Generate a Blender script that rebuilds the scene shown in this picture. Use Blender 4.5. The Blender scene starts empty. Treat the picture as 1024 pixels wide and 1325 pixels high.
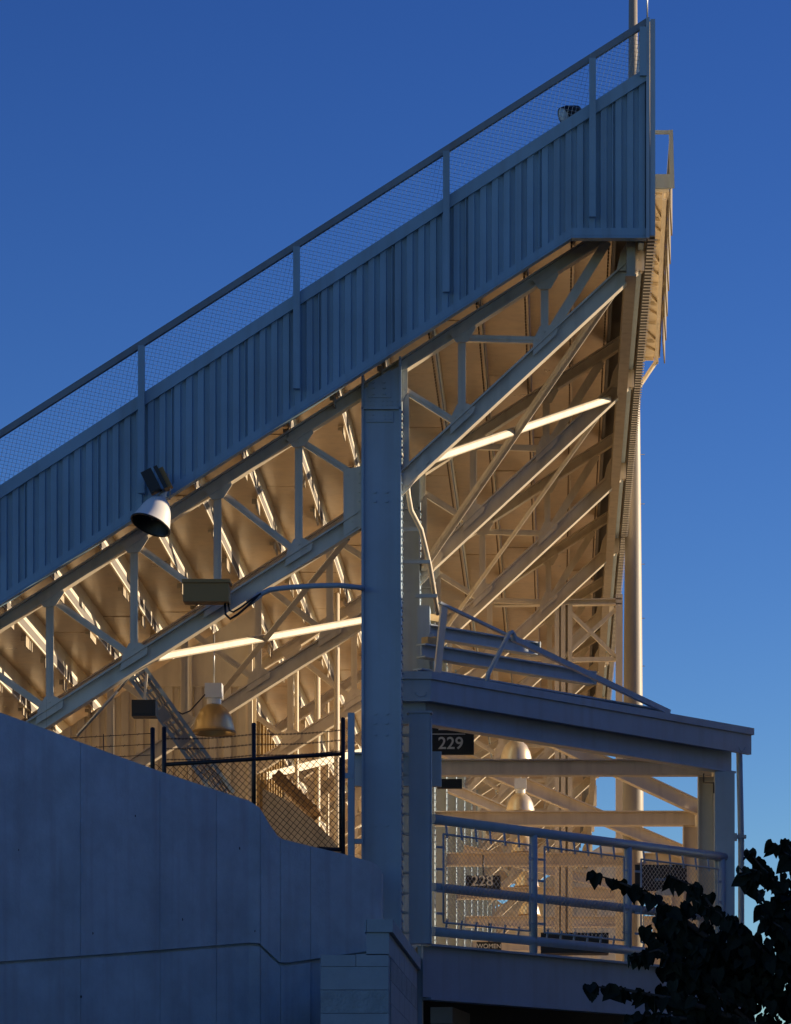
import bpy, bmesh, math, random
from mathutils import Vector, Matrix
random.seed(7)
C = bpy.context.scene.collection
R = math.radians
V = Vector
# ------------------------------------------------------------------ survey: a point seen at a photo position at depth Y
EYE = 1.6
F = 4420.0
def P(px, py, Y): return V(((px-722.0)*Y/F, Y, (1610.0-py)*Y/F+EYE))
def zz(py, Y): return (1610.0-py)*Y/F+EYE
def xx(px, Y): return (px-722.0)*Y/F
Y1 = 44.2          # first frame
BAY = 6.0
NB = 11

# ------------------------------------------------------------------ materials
def mat(name, col, rough=.55, metal=0.0, var=.12, scale=1.2, streak=0.0, bump=0.0, bscale=60, dirt=None, spec=.5):
    m = bpy.data.materials.new(name); m.use_nodes = True
    nt = m.node_tree; n = nt.nodes; l = nt.links
    b = n['Principled BSDF']
    b.inputs['Roughness'].default_value = rough; b.inputs['Metallic'].default_value = metal
    b.inputs['Specular IOR Level'].default_value = spec
    tc = n.new('ShaderNodeNewGeometry')
    no = n.new('ShaderNodeTexNoise'); no.inputs['Scale'].default_value = scale; no.inputs['Detail'].default_value = 6
    no.inputs['Roughness'].default_value = .65
    l.new(tc.outputs['Position'], no.inputs['Vector'])
    ra = n.new('ShaderNodeValToRGB')
    ra.color_ramp.elements[0].position = .3; ra.color_ramp.elements[1].position = .72
    ra.color_ramp.elements[0].color = (col[0]*(1-var), col[1]*(1-var), col[2]*(1-var), 1)
    ra.color_ramp.elements[1].color = (min(1, col[0]*(1+var*.6)), min(1, col[1]*(1+var*.6)), min(1, col[2]*(1+var*.6)), 1)
    l.new(no.outputs['Fac'], ra.inputs['Fac'])
    out = ra.outputs['Color']
    if streak > 0:
        mp = n.new('ShaderNodeMapping'); mp.inputs['Scale'].default_value = (7, 7, .35)
        l.new(tc.outputs['Position'], mp.inputs['Vector'])
        n2 = n.new('ShaderNodeTexNoise'); n2.inputs['Scale'].default_value = 1.0; n2.inputs['Detail'].default_value = 5
        l.new(mp.outputs['Vector'], n2.inputs['Vector'])
        r2 = n.new('ShaderNodeValToRGB'); r2.color_ramp.elements[0].position = .48; r2.color_ramp.elements[1].position = .75
        r2.color_ramp.elements[0].color = (0, 0, 0, 1); r2.color_ramp.elements[1].color = (streak, streak, streak, 1)
        l.new(n2.outputs['Fac'], r2.inputs['Fac'])
        mx = n.new('ShaderNodeMix'); mx.data_type = 'RGBA'
        l.new(r2.outputs['Color'], mx.inputs['Factor']); l.new(out, mx.inputs['A'])
        d = dirt or (.12, .10, .08)
        mx.inputs['B'].default_value = (d[0], d[1], d[2], 1)
        out = mx.outputs['Result']
    l.new(out, b.inputs['Base Color'])
    rr = n.new('ShaderNodeMapRange'); rr.inputs['To Min'].default_value = max(0, rough-.1); rr.inputs['To Max'].default_value = min(1, rough+.12)
    l.new(no.outputs['Fac'], rr.inputs['Value']); l.new(rr.outputs['Result'], b.inputs['Roughness'])
    if bump > 0:
        nb = n.new('ShaderNodeTexNoise'); nb.inputs['Scale'].default_value = bscale; nb.inputs['Detail'].default_value = 5
        l.new(tc.outputs['Position'], nb.inputs['Vector'])
        bp = n.new('ShaderNodeBump'); bp.inputs['Strength'].default_value = bump; bp.inputs['Distance'].default_value = .02
        l.new(nb.outputs['Fac'], bp.inputs['Height']); l.new(bp.outputs['Normal'], b.inputs['Normal'])
    return m
M = {}
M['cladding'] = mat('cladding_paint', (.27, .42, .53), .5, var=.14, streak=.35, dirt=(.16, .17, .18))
M['steel'] = mat('warm_lit_steel_paint', (.76, .66, .50), .5, var=.14, streak=.28, dirt=(.28, .21, .14))  # off-white paint with the warm bounce put into its colour
M['shaded_steel'] = mat('shaded_steel_paint', (.38, .48, .55), .45, var=.12, streak=.25, dirt=(.25, .22, .18))  # the same paint with the blue shade put into its colour
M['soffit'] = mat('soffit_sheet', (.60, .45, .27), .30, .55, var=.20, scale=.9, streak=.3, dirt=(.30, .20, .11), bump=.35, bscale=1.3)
M['riser'] = mat('cream_riser_paint', (.80, .72, .58), .5, var=.10, streak=.2, dirt=(.4, .3, .2))  # lighter cream than the soffit sheet, sun-stripe brightness put into the colour
M['dark_deck'] = mat('deck_topping', (.22, .20, .18), .9)
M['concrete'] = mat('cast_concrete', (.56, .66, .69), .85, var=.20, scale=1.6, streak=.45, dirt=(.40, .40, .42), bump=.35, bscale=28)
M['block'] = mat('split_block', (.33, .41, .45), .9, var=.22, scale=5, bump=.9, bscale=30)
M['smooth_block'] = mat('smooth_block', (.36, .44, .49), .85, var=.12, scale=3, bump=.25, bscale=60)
M['floor'] = mat('concourse_concrete', (.54, .40, .24), .8, var=.15)
M['tan_panel'] = mat('tan_sign_back', (.22, .17, .09), .6, var=.15)
M['tan_steel'] = mat('aged_cream_paint', (.50, .42, .30), .55, var=.15, streak=.35, dirt=(.2, .14, .08))
M['ground'] = mat('asphalt', (.06, .06, .06), .9, var=.25, bump=.4, bscale=40)
M['black'] = mat('black_paint', (.012, .012, .013), .45, var=.2)
M['black_sign'] = mat('black_sign_face', (.010, .010, .012), .5, var=.1)
M['letter'] = mat('sign_lettering', (.62, .60, .56), .5, var=.05)
M['lamp_white'] = mat('white_enamel', (.80, .78, .74), .28, var=.05)
M['lamp_metal'] = mat('spun_aluminium', (.88, .72, .46), .30, .6, var=.08)
M['lamp_gold'] = mat('amber_reflector', (.62, .44, .20), .28, .75, var=.08)
M['pole_paint'] = mat('pole_paint', (.32, .28, .22), .5, var=.1, streak=.2)
M['dark_glass'] = mat('dark_lens', (.02, .02, .022), .12, var=.1)
M['olive'] = mat('olive_box_paint', (.38, .21, .06), .6, var=.1)
M['wood'] = mat('timber_block', (.50, .36, .17), .8, var=.25, scale=8)
M['plywood'] = mat('stained_timber', (.20, .125, .05), .6, var=.3, scale=4, streak=.3)
M['timber_light'] = mat('golden_timber', (.34, .235, .10), .6, var=.3, scale=4, streak=.3)
M['rail_paint'] = mat('shaded_rail_paint', (.20, .25, .29), .5, var=.15, streak=.3, dirt=(.16, .09, .05))  # shade of the rail undersides put into the paint colour
M['galv'] = mat('galvanised', (.55, .54, .52), .38, .7, var=.15, scale=4)
M['dark_bolt'] = mat('weathered_bolts', (.20, .15, .10), .7, var=.2)
M['gap'] = mat('joint_shadow', (.07, .065, .06), .95)  # near-black for open joints; elsewhere stands in for shade
M['bark'] = mat('bark', (.055, .045, .038), .95, var=.3, bump=.5, bscale=50)
M['brick'] = mat('brown_brick', (.26, .15, .11), .9, var=.2, scale=10)
M['glass'] = mat('window_glass', (.03, .04, .05), .08, var=.05)
def leafmat():
    m = mat('leaf', (.008, .014, .007), .75, var=.45, scale=6, spec=.25)
    return m
M['leaf'] = leafmat()

# ------------------------------------------------------------------ mesh building
def circ(r, n=12): return [(r*math.cos(2*math.pi*i/n), r*math.sin(2*math.pi*i/n)) for i in range(n)]
def rect(w, h): return [(-w/2, -h/2), (w/2, -h/2), (w/2, h/2), (-w/2, h/2)]
def prof_I(w, d, tf=.02, tw=.014):       # w across, d in 'up'
    a, b, c = w/2, d/2, tw/2
    return [(-a, -b), (a, -b), (a, -b+tf), (c, -b+tf), (c, b-tf), (a, b-tf), (a, b), (-a, b), (-a, b-tf), (-c, b-tf), (-c, -b+tf), (-a, -b+tf)]
def prof_L(w, h, t=.012): return [(-w/2, -h/2), (w/2, -h/2), (w/2, -h/2+t), (-w/2+t, -h/2+t), (-w/2+t, h/2), (-w/2, h/2)]
def prof_C(w, d, t=.014): return [(-w/2, -d/2), (w/2, -d/2), (w/2, -d/2+t), (-w/2+t, -d/2+t), (-w/2+t, d/2-t), (w/2, d/2-t), (w/2, d/2), (-w/2, d/2)]

class MB:
    def __init__(s): s.v = []; s.f = []; s.mi = []; s.sm = []
    def add(s, vs, fs, mi=0, smooth=False):
        o = len(s.v); s.v += [V(p) for p in vs]
        for f in fs: s.f.append([i+o for i in f]); s.mi.append(mi); s.sm.append(smooth)
        return s
    def box(s, a, b, mi=0):
        x0, y0, z0 = a; x1, y1, z1 = b
        return s.add([(x0,y0,z0),(x1,y0,z0),(x1,y1,z0),(x0,y1,z0),(x0,y0,z1),(x1,y0,z1),(x1,y1,z1),(x0,y1,z1)],
              [(0,3,2,1),(4,5,6,7),(0,1,5,4),(1,2,6,5),(2,3,7,6),(3,0,4,7)], mi)
    def obox(s, c, ux, uy, uz, mi=0):     # half-extent vectors
        vs = [c+ux*i+uy*j+uz*k for k in (-1,1) for (i,j) in ((-1,-1),(1,-1),(1,1),(-1,1))]
        return s.add(vs, [(0,3,2,1),(4,5,6,7),(0,1,5,4),(1,2,6,5),(2,3,7,6),(3,0,4,7)], mi)
    def beam(s, p, q, prof, up=(0,0,1), mi=0, smooth=False, roll=0):
        p = V(p); q = V(q); d = (q-p).normalized(); up = V(up)
        side = d.cross(up)
        if side.length < 1e-5: side = d.cross(V((0,1,0)))
        side.normalize(); u2 = side.cross(d).normalized()
        if roll:
            m = Matrix.Rotation(roll, 3, d); side = m @ side; u2 = m @ u2
        n = len(prof); vs = []
        for e in (p, q):
            for (a, b) in prof: vs.append(e+side*a+u2*b)
        for i in range(n):
            j = (i+1) % n
            s.add([vs[i], vs[j], vs[n+j], vs[n+i]], [(0,1,2,3)], mi, smooth) if not smooth else None
        if smooth:
            s.add(vs, [(i, (i+1)%n, n+(i+1)%n, n+i) for i in range(n)], mi, True)
        s.add(vs[:n], [tuple(range(n-1,-1,-1))], mi); s.add(vs[n:], [tuple(range(n))], mi)
        return s
    def tube(s, pts, r, n=10, mi=0):
        pts = [V(p) for p in pts]; rs = r if isinstance(r, (list, tuple)) else [r]*len(pts)
        rings = []; prev = None
        for i, p in enumerate(pts):
            d = (pts[min(i+1, len(pts)-1)]-pts[max(i-1, 0)]).normalized()
            if prev is None:
                a = d.orthogonal().normalized()
            else:
                a = (prev-d*prev.dot(d)).normalized()
            prev = a; b = d.cross(a)
            rings.append([p+(a*math.cos(2*math.pi*k/n)+b*math.sin(2*math.pi*k/n))*rs[i] for k in range(n)])
        vs = [v for r_ in rings for v in r_]; fs = []
        for i in range(len(rings)-1):
            for k in range(n): fs.append((i*n+k, i*n+(k+1)%n, (i+1)*n+(k+1)%n, (i+1)*n+k))
        s.add(vs, fs, mi, True); s.add(rings[0], [tuple(range(n-1,-1,-1))], mi); s.add(rings[-1], [tuple(range(n))], mi)
        return s
    def lathe(s, base, axis, prof, n=32, mi=0, smooth=True):   # prof: (radius, distance along axis)
        axis = V(axis).normalized(); a = axis.orthogonal().normalized(); b = axis.cross(a); base = V(base)
        vs = []
        for (r, h) in prof:
            for k in range(n):
                t = 2*math.pi*k/n; vs.append(base+axis*h+(a*math.cos(t)+b*math.sin(t))*max(r, 1e-4))
        fs = []
        for i in range(len(prof)-1):
            for k in range(n): fs.append((i*n+k, i*n+(k+1)%n, (i+1)*n+(k+1)%n, (i+1)*n+k))
        return s.add(vs, fs, mi, smooth)
    def plate(s, pts, thick, mi=0):       # polygon pts (world) extruded along thick vector
        n = len(pts); t = V(thick); pts = [V(p) for p in pts]
        vs = pts+[p+t for p in pts]
        fs = [tuple(range(n-1,-1,-1)), tuple(range(n, 2*n))]+[(i,(i+1)%n,n+(i+1)%n,n+i) for i in range(n)]
        return s.add(vs, fs, mi)
    def bolt(s, c, d, r=.014, h=.014, mi=0):
        d = V(d).normalized(); a = d.orthogonal().normalized(); b = d.cross(a); c = V(c)
        n = 6; lo = [c+(a*math.cos(2*math.pi*k/n)+b*math.sin(2*math.pi*k/n))*r for k in range(n)]
        hi = [p+d*h for p in lo]
        return s.add(lo+hi, [tuple(range(n, 2*n))]+[(i,(i+1)%n,n+(i+1)%n,n+i) for i in range(n)], mi)
    def build(s, name, mats, parent=None):
        if not isinstance(mats, (list, tuple)): mats = [mats]
        me = bpy.data.meshes.new(name)
        off = V((0,0,0))
        if parent is not None:
            q = parent
            while q is not None: off = off+q.location; q = q.parent
            loc = V((0,0,0))
        else:
            xs = [v.x for v in s.v]; ys = [v.y for v in s.v]; zs = [v.z for v in s.v]
            off = V(((min(xs)+max(xs))/2, (min(ys)+max(ys))/2, min(zs))); loc = off
        me.from_pydata([tuple(v-off) for v in s.v], [], s.f)
        for m in mats: me.materials.append(m)
        me.polygons.foreach_set('material_index', s.mi)
        me.polygons.foreach_set('use_smooth', s.sm)
        me.update()
        bm = bmesh.new(); bm.from_mesh(me); bmesh.ops.remove_doubles(bm, verts=bm.verts, dist=1e-5)
        bmesh.ops.recalc_face_normals(bm, faces=bm.faces); bm.to_mesh(me); bm.free()
        o = bpy.data.objects.new(name, me); C.objects.link(o); o.location = loc
        if parent is not None: o.parent = parent
        return o
def tag(o, label, cat, group=None):
    o['label'] = label; o['category'] = cat
    if group: o['group'] = group
    return o
def thing(name, label, cat, loc, group=None):
    o = bpy.data.objects.new(name, None); o.empty_display_size = .2; C.objects.link(o); o.location = V(loc)
    return tag(o, label, cat, group)
def struct(o): o['kind'] = 'structure'; return o
def dup(root, delta, label=None):
    r = root.copy(); C.objects.link(r); r.location = root.location+V(delta)
    if label: r['label'] = label
    for ch in list(root.children):
        c = ch.copy(); C.objects.link(c); c.parent = r
        for g in list(ch.children):
            d = g.copy(); C.objects.link(d); d.parent = c
    return r
def text_mesh(s, size, origin, parent, m, name='lettering', depth=.006, center=False):
    cu = bpy.data.curves.new('t', 'FONT'); cu.body = s; cu.size = size; cu.extrude = depth/2
    cu.align_x = 'CENTER'; cu.align_y = 'CENTER'; cu.offset = size*.012
    to = bpy.data.objects.new('t', cu); C.objects.link(to)
    dg = bpy.context.evaluated_depsgraph_get()
    me = bpy.data.meshes.new_from_object(to.evaluated_get(dg))
    bpy.data.objects.remove(to)
    me.transform(Matrix.Rotation(R(90), 4, 'X'))
    me.materials.clear(); me.materials.append(m)
    o = bpy.data.objects.new(name, me); C.objects.link(o)
    if parent: o.parent = parent; o.location = V(origin)-parent.location
    else: o.location = V(origin)
    return o
def chainlink(mb, o, u, v, L, H, pitch=.07, r=.0028, xmax=None, mi=0):
    """diagonal wires both ways in rectangle o + u*[0,L] + v*[0,H]; pitch = spacing along u"""
    o = V(o); u = V(u).normalized(); v = V(v).normalized(); nrm = u.cross(v)
    tri = [(r*math.cos(a), r*math.sin(a)) for a in (0, 2.094, 4.189)]
    for sgn in (1, -1):
        k = -int(H/pitch)-1
        while k*pitch < L+H:
            a = k*pitch
            if sgn == 1: t0 = max(0, -a); t1 = min(H, L-a); f = lambda t: (a+t, t)
            else: t0 = max(0, a-L); t1 = min(H, a); f = lambda t: (a-t, t)
            if t1-t0 > .02:
                p = f(t0); q = f(t1); jt = random.uniform(-.06, .06)*pitch; p = (p[0]+jt, p[1]); q = (q[0]+jt*random.uniform(-.5, 1.5), q[1])
                if xmax is not None:
                    xa = (o+u*p[0]+v*p[1]).x; xb = (o+u*q[0]+v*q[1]).x
                    if min(xa, xb) > xmax: k += 1; continue
                    if xa > xmax: w_ = (xmax-xa)/(xb-xa); p = (p[0]+(q[0]-p[0])*w_, p[1]+(q[1]-p[1])*w_)
                    elif xb > xmax: w_ = (xmax-xa)/(xb-xa); q = (p[0]+(q[0]-p[0])*w_, p[1]+(q[1]-p[1])*w_)
                mb.beam(o+u*p[0]+v*p[1]+nrm*(r*.9*sgn), o+u*q[0]+v*q[1]+nrm*(r*.9*sgn), tri, up=nrm, mi=mi)
            k += 1
    return mb
ORD = ['nearest', 'second', 'third', 'fourth', 'fifth', 'sixth', 'seventh', 'eighth', 'ninth', 'tenth', 'eleventh', 'twelfth']

# ================================================================== GROUND
mb = MB(); mb.add([(-1500,-300,0),(1500,-300,0),(1500,2500,0),(-1500,2500,0)], [(0,1,2,3)])
struct(mb.build('ground', M['ground']))

# ================================================================== END WALL (blue shaded cladding)
YW = 43.5
SW = F/YW
def cl_top(px): return 632-.6467*px
def cl_bot(px): return 780-.642*px if px < 740 else 305.0
def rail_y(px): return 562-.6372*px
ew = thing('end_wall', 'ribbed blue-grey metal cladding that closes the sloping end of the upper deck', 'cladding wall', P(400, 780, YW))
mb = MB()
pitch = 15.2; px = -140.0; pts = []
k = 0
while px < 836:
    wide = (k % 6 == 4)
    for (dx, d) in ((0, 0), (7.6, 0), (8.6, .034), (14.2, .034)): pts.append((px+dx, d))
    if wide: pts += [(15.0+px, .0), (16.0+px, 0), (16.6+px, .034), (18.2+px, .034)]; px += 4
    px += pitch; k += 1
pts = [p for p in pts if p[0] < 836]+[(837, 0)]
# insert the corner of the bottom line
vs = []; fs = []
for (a, d) in pts:
    ytop = cl_top(a)+4; ybot = cl_bot(a)-3
    p = P(a, ytop, YW); q = P(a, ybot, YW)
    vs += [p+V((0,d,0)), q+V((0,d,0))]
for i in range(len(pts)-1): fs.append((2*i, 2*i+1, 2*i+3, 2*i+2))
n0 = len(vs)
mb.add(vs, fs)
# back sheet so the wall has a thickness
mb.add([P(-140, cl_top(-140)+4, YW)+V((0,.07,0)), P(837, cl_top(837)+4, YW)+V((0,.07,0)), P(837, 302, YW)+V((0,.07,0)), P(740, 302, YW)+V((0,.07,0)), P(-140, cl_bot(-140)-3, YW)+V((0,.07,0))], [(0,1,2,3,4)])
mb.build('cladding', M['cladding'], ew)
def strip(mb, top, bot, x0, x1, y0, y1, step=None):
    xs = [x0, x1] if not step else sorted(set([x0, x1]+step))
    for a, b in zip(xs[:-1], xs[1:]):
        mb.plate([P(a, top(a), YW)+V((0,y0,0)), P(b, top(b), YW)+V((0,y0,0)), P(b, bot(b), YW)+V((0,y0,0)), P(a, bot(a), YW)+V((0,y0,0))], (0, y1-y0, 0))
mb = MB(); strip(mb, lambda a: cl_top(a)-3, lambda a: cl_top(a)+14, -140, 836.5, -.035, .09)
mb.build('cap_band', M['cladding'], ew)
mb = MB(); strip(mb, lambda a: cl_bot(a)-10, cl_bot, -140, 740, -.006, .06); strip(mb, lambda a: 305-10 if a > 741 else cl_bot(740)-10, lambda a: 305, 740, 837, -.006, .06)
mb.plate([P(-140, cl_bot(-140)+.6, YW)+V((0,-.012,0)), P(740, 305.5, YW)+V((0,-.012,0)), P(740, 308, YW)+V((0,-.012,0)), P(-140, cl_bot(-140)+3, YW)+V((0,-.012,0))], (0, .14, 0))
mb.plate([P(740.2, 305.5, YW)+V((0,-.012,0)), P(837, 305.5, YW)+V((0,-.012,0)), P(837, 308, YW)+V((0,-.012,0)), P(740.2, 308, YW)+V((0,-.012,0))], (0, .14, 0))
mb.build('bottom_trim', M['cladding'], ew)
mb = MB()   # corner trims: two folded angles running up the right edge
mb.plate([P(837.2, 95, YW)+V((0,-.02,0)), P(840.6, 94, YW)+V((0,-.02,0)), P(842.5, 306, YW)+V((0,-.02,0)), P(839, 306, YW)+V((0,-.02,0))], (0, .10, 0))
mb.build('corner_trim', M['steel'], ew)

gr = thing('guard_rail', 'long sloping rail with wire mesh along the top of the blue end wall', 'railing', P(400, 380, YW))
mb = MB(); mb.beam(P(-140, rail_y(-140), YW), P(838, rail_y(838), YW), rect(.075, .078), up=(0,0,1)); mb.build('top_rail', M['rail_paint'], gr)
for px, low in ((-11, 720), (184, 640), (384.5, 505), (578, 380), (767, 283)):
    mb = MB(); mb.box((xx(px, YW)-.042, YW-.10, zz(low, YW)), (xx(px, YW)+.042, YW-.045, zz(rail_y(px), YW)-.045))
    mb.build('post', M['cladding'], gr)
mb = MB(); mb.box((xx(828, YW), YW-.08, zz(100, YW)), (xx(837, YW), YW-.036, zz(rail_y(832), YW)-.05))
mb.build('post', M['cladding'], gr)
mb = MB()
p0 = P(-140, cl_top(-140)-2, YW); p1 = P(880, cl_top(880)-2, YW); u = (p1-p0).normalized(); v = V((0,-1,0)).cross(u)*1
v = V((-u.z, 0, u.x))
H = (P(400, rail_y(400), YW)-P(400, cl_top(400)-2, YW)).dot(v)
chainlink(mb, p0+V((0,.0,0)), u, v, (p1-p0).length, H-.03, .0705, .0024, xmax=xx(829, YW))
mb.build('wire_mesh', M['galv'], gr)

# ================================================================== REAR WALL (corrugated, seen edge on)
XR = xx(842, YW)
rw = thing('rear_wall', 'tall corrugated cream metal sheeting along the back of the deck, receding edge on', 'cladding wall', (XR, 54, zz(305, YW)))
mb = MB(); vs = []; fs = []; yy = YW+.02; i = 0
zb = zz(306, YW)
YR_END = 92.0
prof = []
while yy < YR_END:
    prof += [(yy, 0), (yy+.06, 0), (yy+.075, .045), (yy+.135, .045)]; yy += .15
for (yv, d) in prof: vs += [V((XR+d, yv, zb)), V((XR+d-.03, yv, zz(24, YW)))]
for i in range(len(prof)-1): fs.append((2*i, 2*i+1, 2*i+3, 2*i+2))
mb.add(vs, fs); mb.build('corrugated_sheet', M['steel'], rw)
mb = MB()  # white tabs under each outer rib, standing in for its sunlit end
yy = YW+.02
while yy < YR_END:
    mb.box((XR-.03, yy+.075, zb-.010), (XR+.085, yy+.135, zb-.0045)); yy += .15
mb.build('lit_tabs', M['lamp_white'], rw)
mb = MB(); mb.box((XR-.045, YW+.02, zb-.004), (XR+.06, YR_END, zb+.004)); mb.build('shade_strip', M['gap'], rw)  # dark strip painted in for the shade between the rib ends
mb = MB()
mb.box((XR-.055, YW-.06, zb-.03), (XR-.012, YW+.012, zz(24, YW)))
mb.box((XR-.004, YW-.05, zb+.0), (XR+.06, YW+.014, zz(26, YW)))
mb.build('edge_flashing', M['shaded_steel'], rw)
mb = MB()
for zc in (zb+.35, zb+1.3, zb+2.3): mb.box((XR-.09, YW+.1, zc-.05), (XR-.008, YR_END, zc+.05))
mb.build('girt', M['steel'], rw)
mb = MB()   # inner lining sheets hanging behind the girts
mb.box((XR-.14, YW+.12, zb+.55), (XR-.095, YR_END, zb+2.7)); mb.build('lining', M['steel'], rw)

# ================================================================== SEATING DECK (stepped soffit)
XS = 61.3
def deck_line(px): return 795-.642*px
corner = [(744+XS*j) for j in range(-15, 2)]
corner[-1] = 794
cx = [(xx(a, Y1), zz(deck_line(a), Y1)) for a in corner]
YD0, YD1 = YW+.10, Y1+BAY*NB+4
dk = thing('seating_deck', 'stepped metal underside of the raked seating deck, rising to the right and receding', 'deck', ((cx[0][0]+cx[-1][0])/2, YD0, cx[0][1]))
mb = MB(); mr = MB()
for i in range(len(cx)-1):
    (xa, za), (xb, zb_) = cx[i], cx[i+1]
    yy = YD0-random.uniform(0, 2.4)
    while yy < YD1:
        L = 3.05; a = max(yy+.004, YD0); b = yy+L-.004; t = .012
        dz = random.uniform(-.006, .006)
        if b > a+.05:
            mb.box((xa+.004, a, zb_+dz), (xb-.002, b, zb_+t+dz))          # tread pan
            mr.box((xa-.010, a, za+.0), (xa+.003, b, zb_+t))              # riser pan
        yy += L
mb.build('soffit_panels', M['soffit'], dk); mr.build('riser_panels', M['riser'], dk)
mb = MB()
for i in range(len(cx)-1):      # turned-down seam lip and bolt row along every corner
    xa, za = cx[i]
    mb.box((xa-.022, YD0, za-.010), (xa-.011, YD1, za-.002))
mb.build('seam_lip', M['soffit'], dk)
mb = MB()
for i in range(12, len(cx)):
    xa, za = cx[i]; yy = YD0+.1
    while yy < 68:
        mb.box((xa-.052, yy, za-.034), (xa-.031, yy+.022, za-.004)); yy += .155
mk = MB()
rs = random.Random(21)
for i in range(1, 12):       # plates added under the row corners to break up the sun stripes, unevenly spaced
    xa, za = cx[i]; yy = YD0+rs.uniform(.2, 1.4)
    while yy < 64:
        L = rs.choice((.2, .3, .45, .6)); d = rs.uniform(.10, .17)
        mk.box((xa-.045, yy, za-d), (xa-.024, yy+L, za-.011)); mk.box((xa-.10, yy+.03, za-d*.5), (xa-.046, yy+.05, za-.011))
        yq = yy+L
        for _ in range(rs.choice((0, 0, 2, 4))):
            yq += .09; mk.box((xa-.045, yq, za-d*.9), (xa-.024, yq+.05, za-.011)); yq += .05
        yy = yq+rs.uniform(.9, 2.6)
sb = mk.build('stripe_breaker', M['tan_steel'], dk); sb['kind'] = 'stuff'
bo = mb.build('bolt_row', M['dark_bolt'], dk); bo['kind'] = 'stuff'
mb = MB()
low = []; 
for i in range(len(cx)-1):
    (xa, za), (xb, zb_) = cx[i], cx[i+1]
    mb.box((xa+.006, YD0-.02, zb_+.03), (xb+.006, YD1, zb_+.14)); mb.box((xa-.1, YD0-.015, za+.145), (xa-.012, YD1, zb_+.135))
xe, ze = cx[-1]
mb.box((xe+.01, YD0, ze+.30), (XR-.15, YD1, ze+.42))
mb.box((xe+.008, YD0+.01, ze-.0), (xe+.05, YD1, ze+.299))
mb.build('deck_topping', M['dark_deck'], dk)

# ================================================================== TRUSSES
def uch(px): return 808-.642*px
def lchL(px): return 969-.634*px
def lchR(px): return 628-.944*(px-515)
def make_truss():
    t = thing('steel_truss', '', 'truss', P(495, 700, Y1), 'riveted trusses under the seating deck')
    up = lambda p, q: V((-(q-p).z, 0, (q-p).x)).normalized()
    def chord(name, a, b, w=.19, d=.2, m='steel'):
        mb = MB(); p = P(a[0], a[1], Y1); q = P(b[0], b[1], Y1); mb.beam(p, q, prof_I(w, d, .022, .03), up=up(p, q))
        return mb.build(name, M[m], t)
    chord('top_chord', (-150, uch(-150)), (822, uch(822)), .17, .16)
    chord('bottom_chord', (-90, lchL(-90)), (468, lchL(468)), .18, .21)
    chord('bottom_chord', (520, lchR(520)), (820, lchR(820)+5), .18, .21)
    def web(name, a, b, w=.1, h=.085):
        p = P(a[0], a[1], Y1); q = P(b[0], b[1], Y1)
        mb = MB(); mb.beam(p, q, prof_L(w, h, .014), up=(0,1,0)); mb.beam(p+V((0,.01,0)), q+V((0,.01,0)), rect(.022, .12), up=(0,1,0))
        return mb.build(name, M['steel'], t)
    vx = [-44, 65, 174, 282, 387]
    for a in vx: web('vertical_web', (a, uch(a)+8), (a, lchL(a)-8))
    for a, b in zip(vx[:-1], vx[1:]): web('diagonal_web', (a+6, uch(a)+12), (b-4, lchL(b)-10), .085, .075)
    web('diagonal_web', (393, uch(387)+14), (462, 617), .085, .075)
    for a in (598, 705): web('vertical_web', (a, uch(a)+8), (a, lchR(a)-8))
    web('diagonal_web', (522, 504), (592, 548), .085, .075); web('diagonal_web', (604, uch(598)+14), (700, lchR(705)-8), .085, .075)
    web('diagonal_web', (786, uch(786)+10), (713, lchR(713)-10), .12, .1)
    def gusset(pts, bolts):
        mb = MB(); mb.plate([P(a, b, Y1)+V((0,-.072,0)) for a, b in pts], (0, .016, 0))
        for a, b in bolts: mb.bolt(P(a, b, Y1)+V((0,-.072,0)), (0,-1,0), .013, .013)
        mb.build('gusset_plate', M['steel'], t)
    for a in vx:
        y = uch(a); gusset([(a-16, y+10), (a+16, y-10), (a+19, y+2), (a+8, y+19), (a-7, y+21)], [(a, y+20), (a, y+13), (a+10, y+10), (a-10, y+16)])
        y = lchL(a); gusset([(a-18, y+11), (a-15, y-9), (a-6, y-25), (a+7, y-26), (a+18, y-20), (a+17, y-11)], [(a, y-18), (a, y-10), (a-9, y-8), (a+9, y-13)])
    for a in (598, 705):
        y = uch(a); gusset([(a-15, y+10), (a+15, y-10), (a+18, y+2), (a+8, y+20), (a-7, y+21)], [(a, y+20), (a, y+13), (a+9, y+10)])
        y = lchR(a); gusset([(a-15, y+14), (a-15, y-6), (a-6, y-25), (a+7, y-26), (a+17, y-22), (a+15, y-14)], [(a, y-18), (a, y-10), (a-9, y-8), (a+8, y-14)])
    # ends: rear gusset, column bracket, column node plates
    gusset([(798, 352), (803, 330), (824, 292), (834, 292), (834, 352)], [(826, 318), (826, 328), (826, 338), (812, 340), (806, 345), (818, 334)])
    gusset([(445, 610), (469, 604), (469, 682), (462, 684), (445, 696)], [(465, 614), (465, 626), (465, 638), (465, 650), (465, 662), (450, 616), (456, 676)])
    gusset([(519, 615), (532, 612), (548, 590), (556, 598), (530, 634), (519, 645)], [(524, 622), (524, 632), (532, 622), (540, 610), (530, 630)])
    gusset([(513, 470), (528, 468), (528, 508), (517, 528), (513, 528)], [(516, 480), (516, 490), (516, 500), (516, 510), (523, 505), (523, 495)])
    mb = MB(); mb.beam(P(526, 508, Y1), P(526, 606, Y1), prof_L(.075, .1, .014), up=(0,1,0)); mb.build('hanger', M['steel'], t)
    mb = MB(); mb.beam(P(824, 352, Y1), P(824, 190, Y1), prof_I(.16, .16), up=(1,0,0)); mb.build('rear_post', M['steel'], t)
    return t
tr0 = make_truss()
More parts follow.
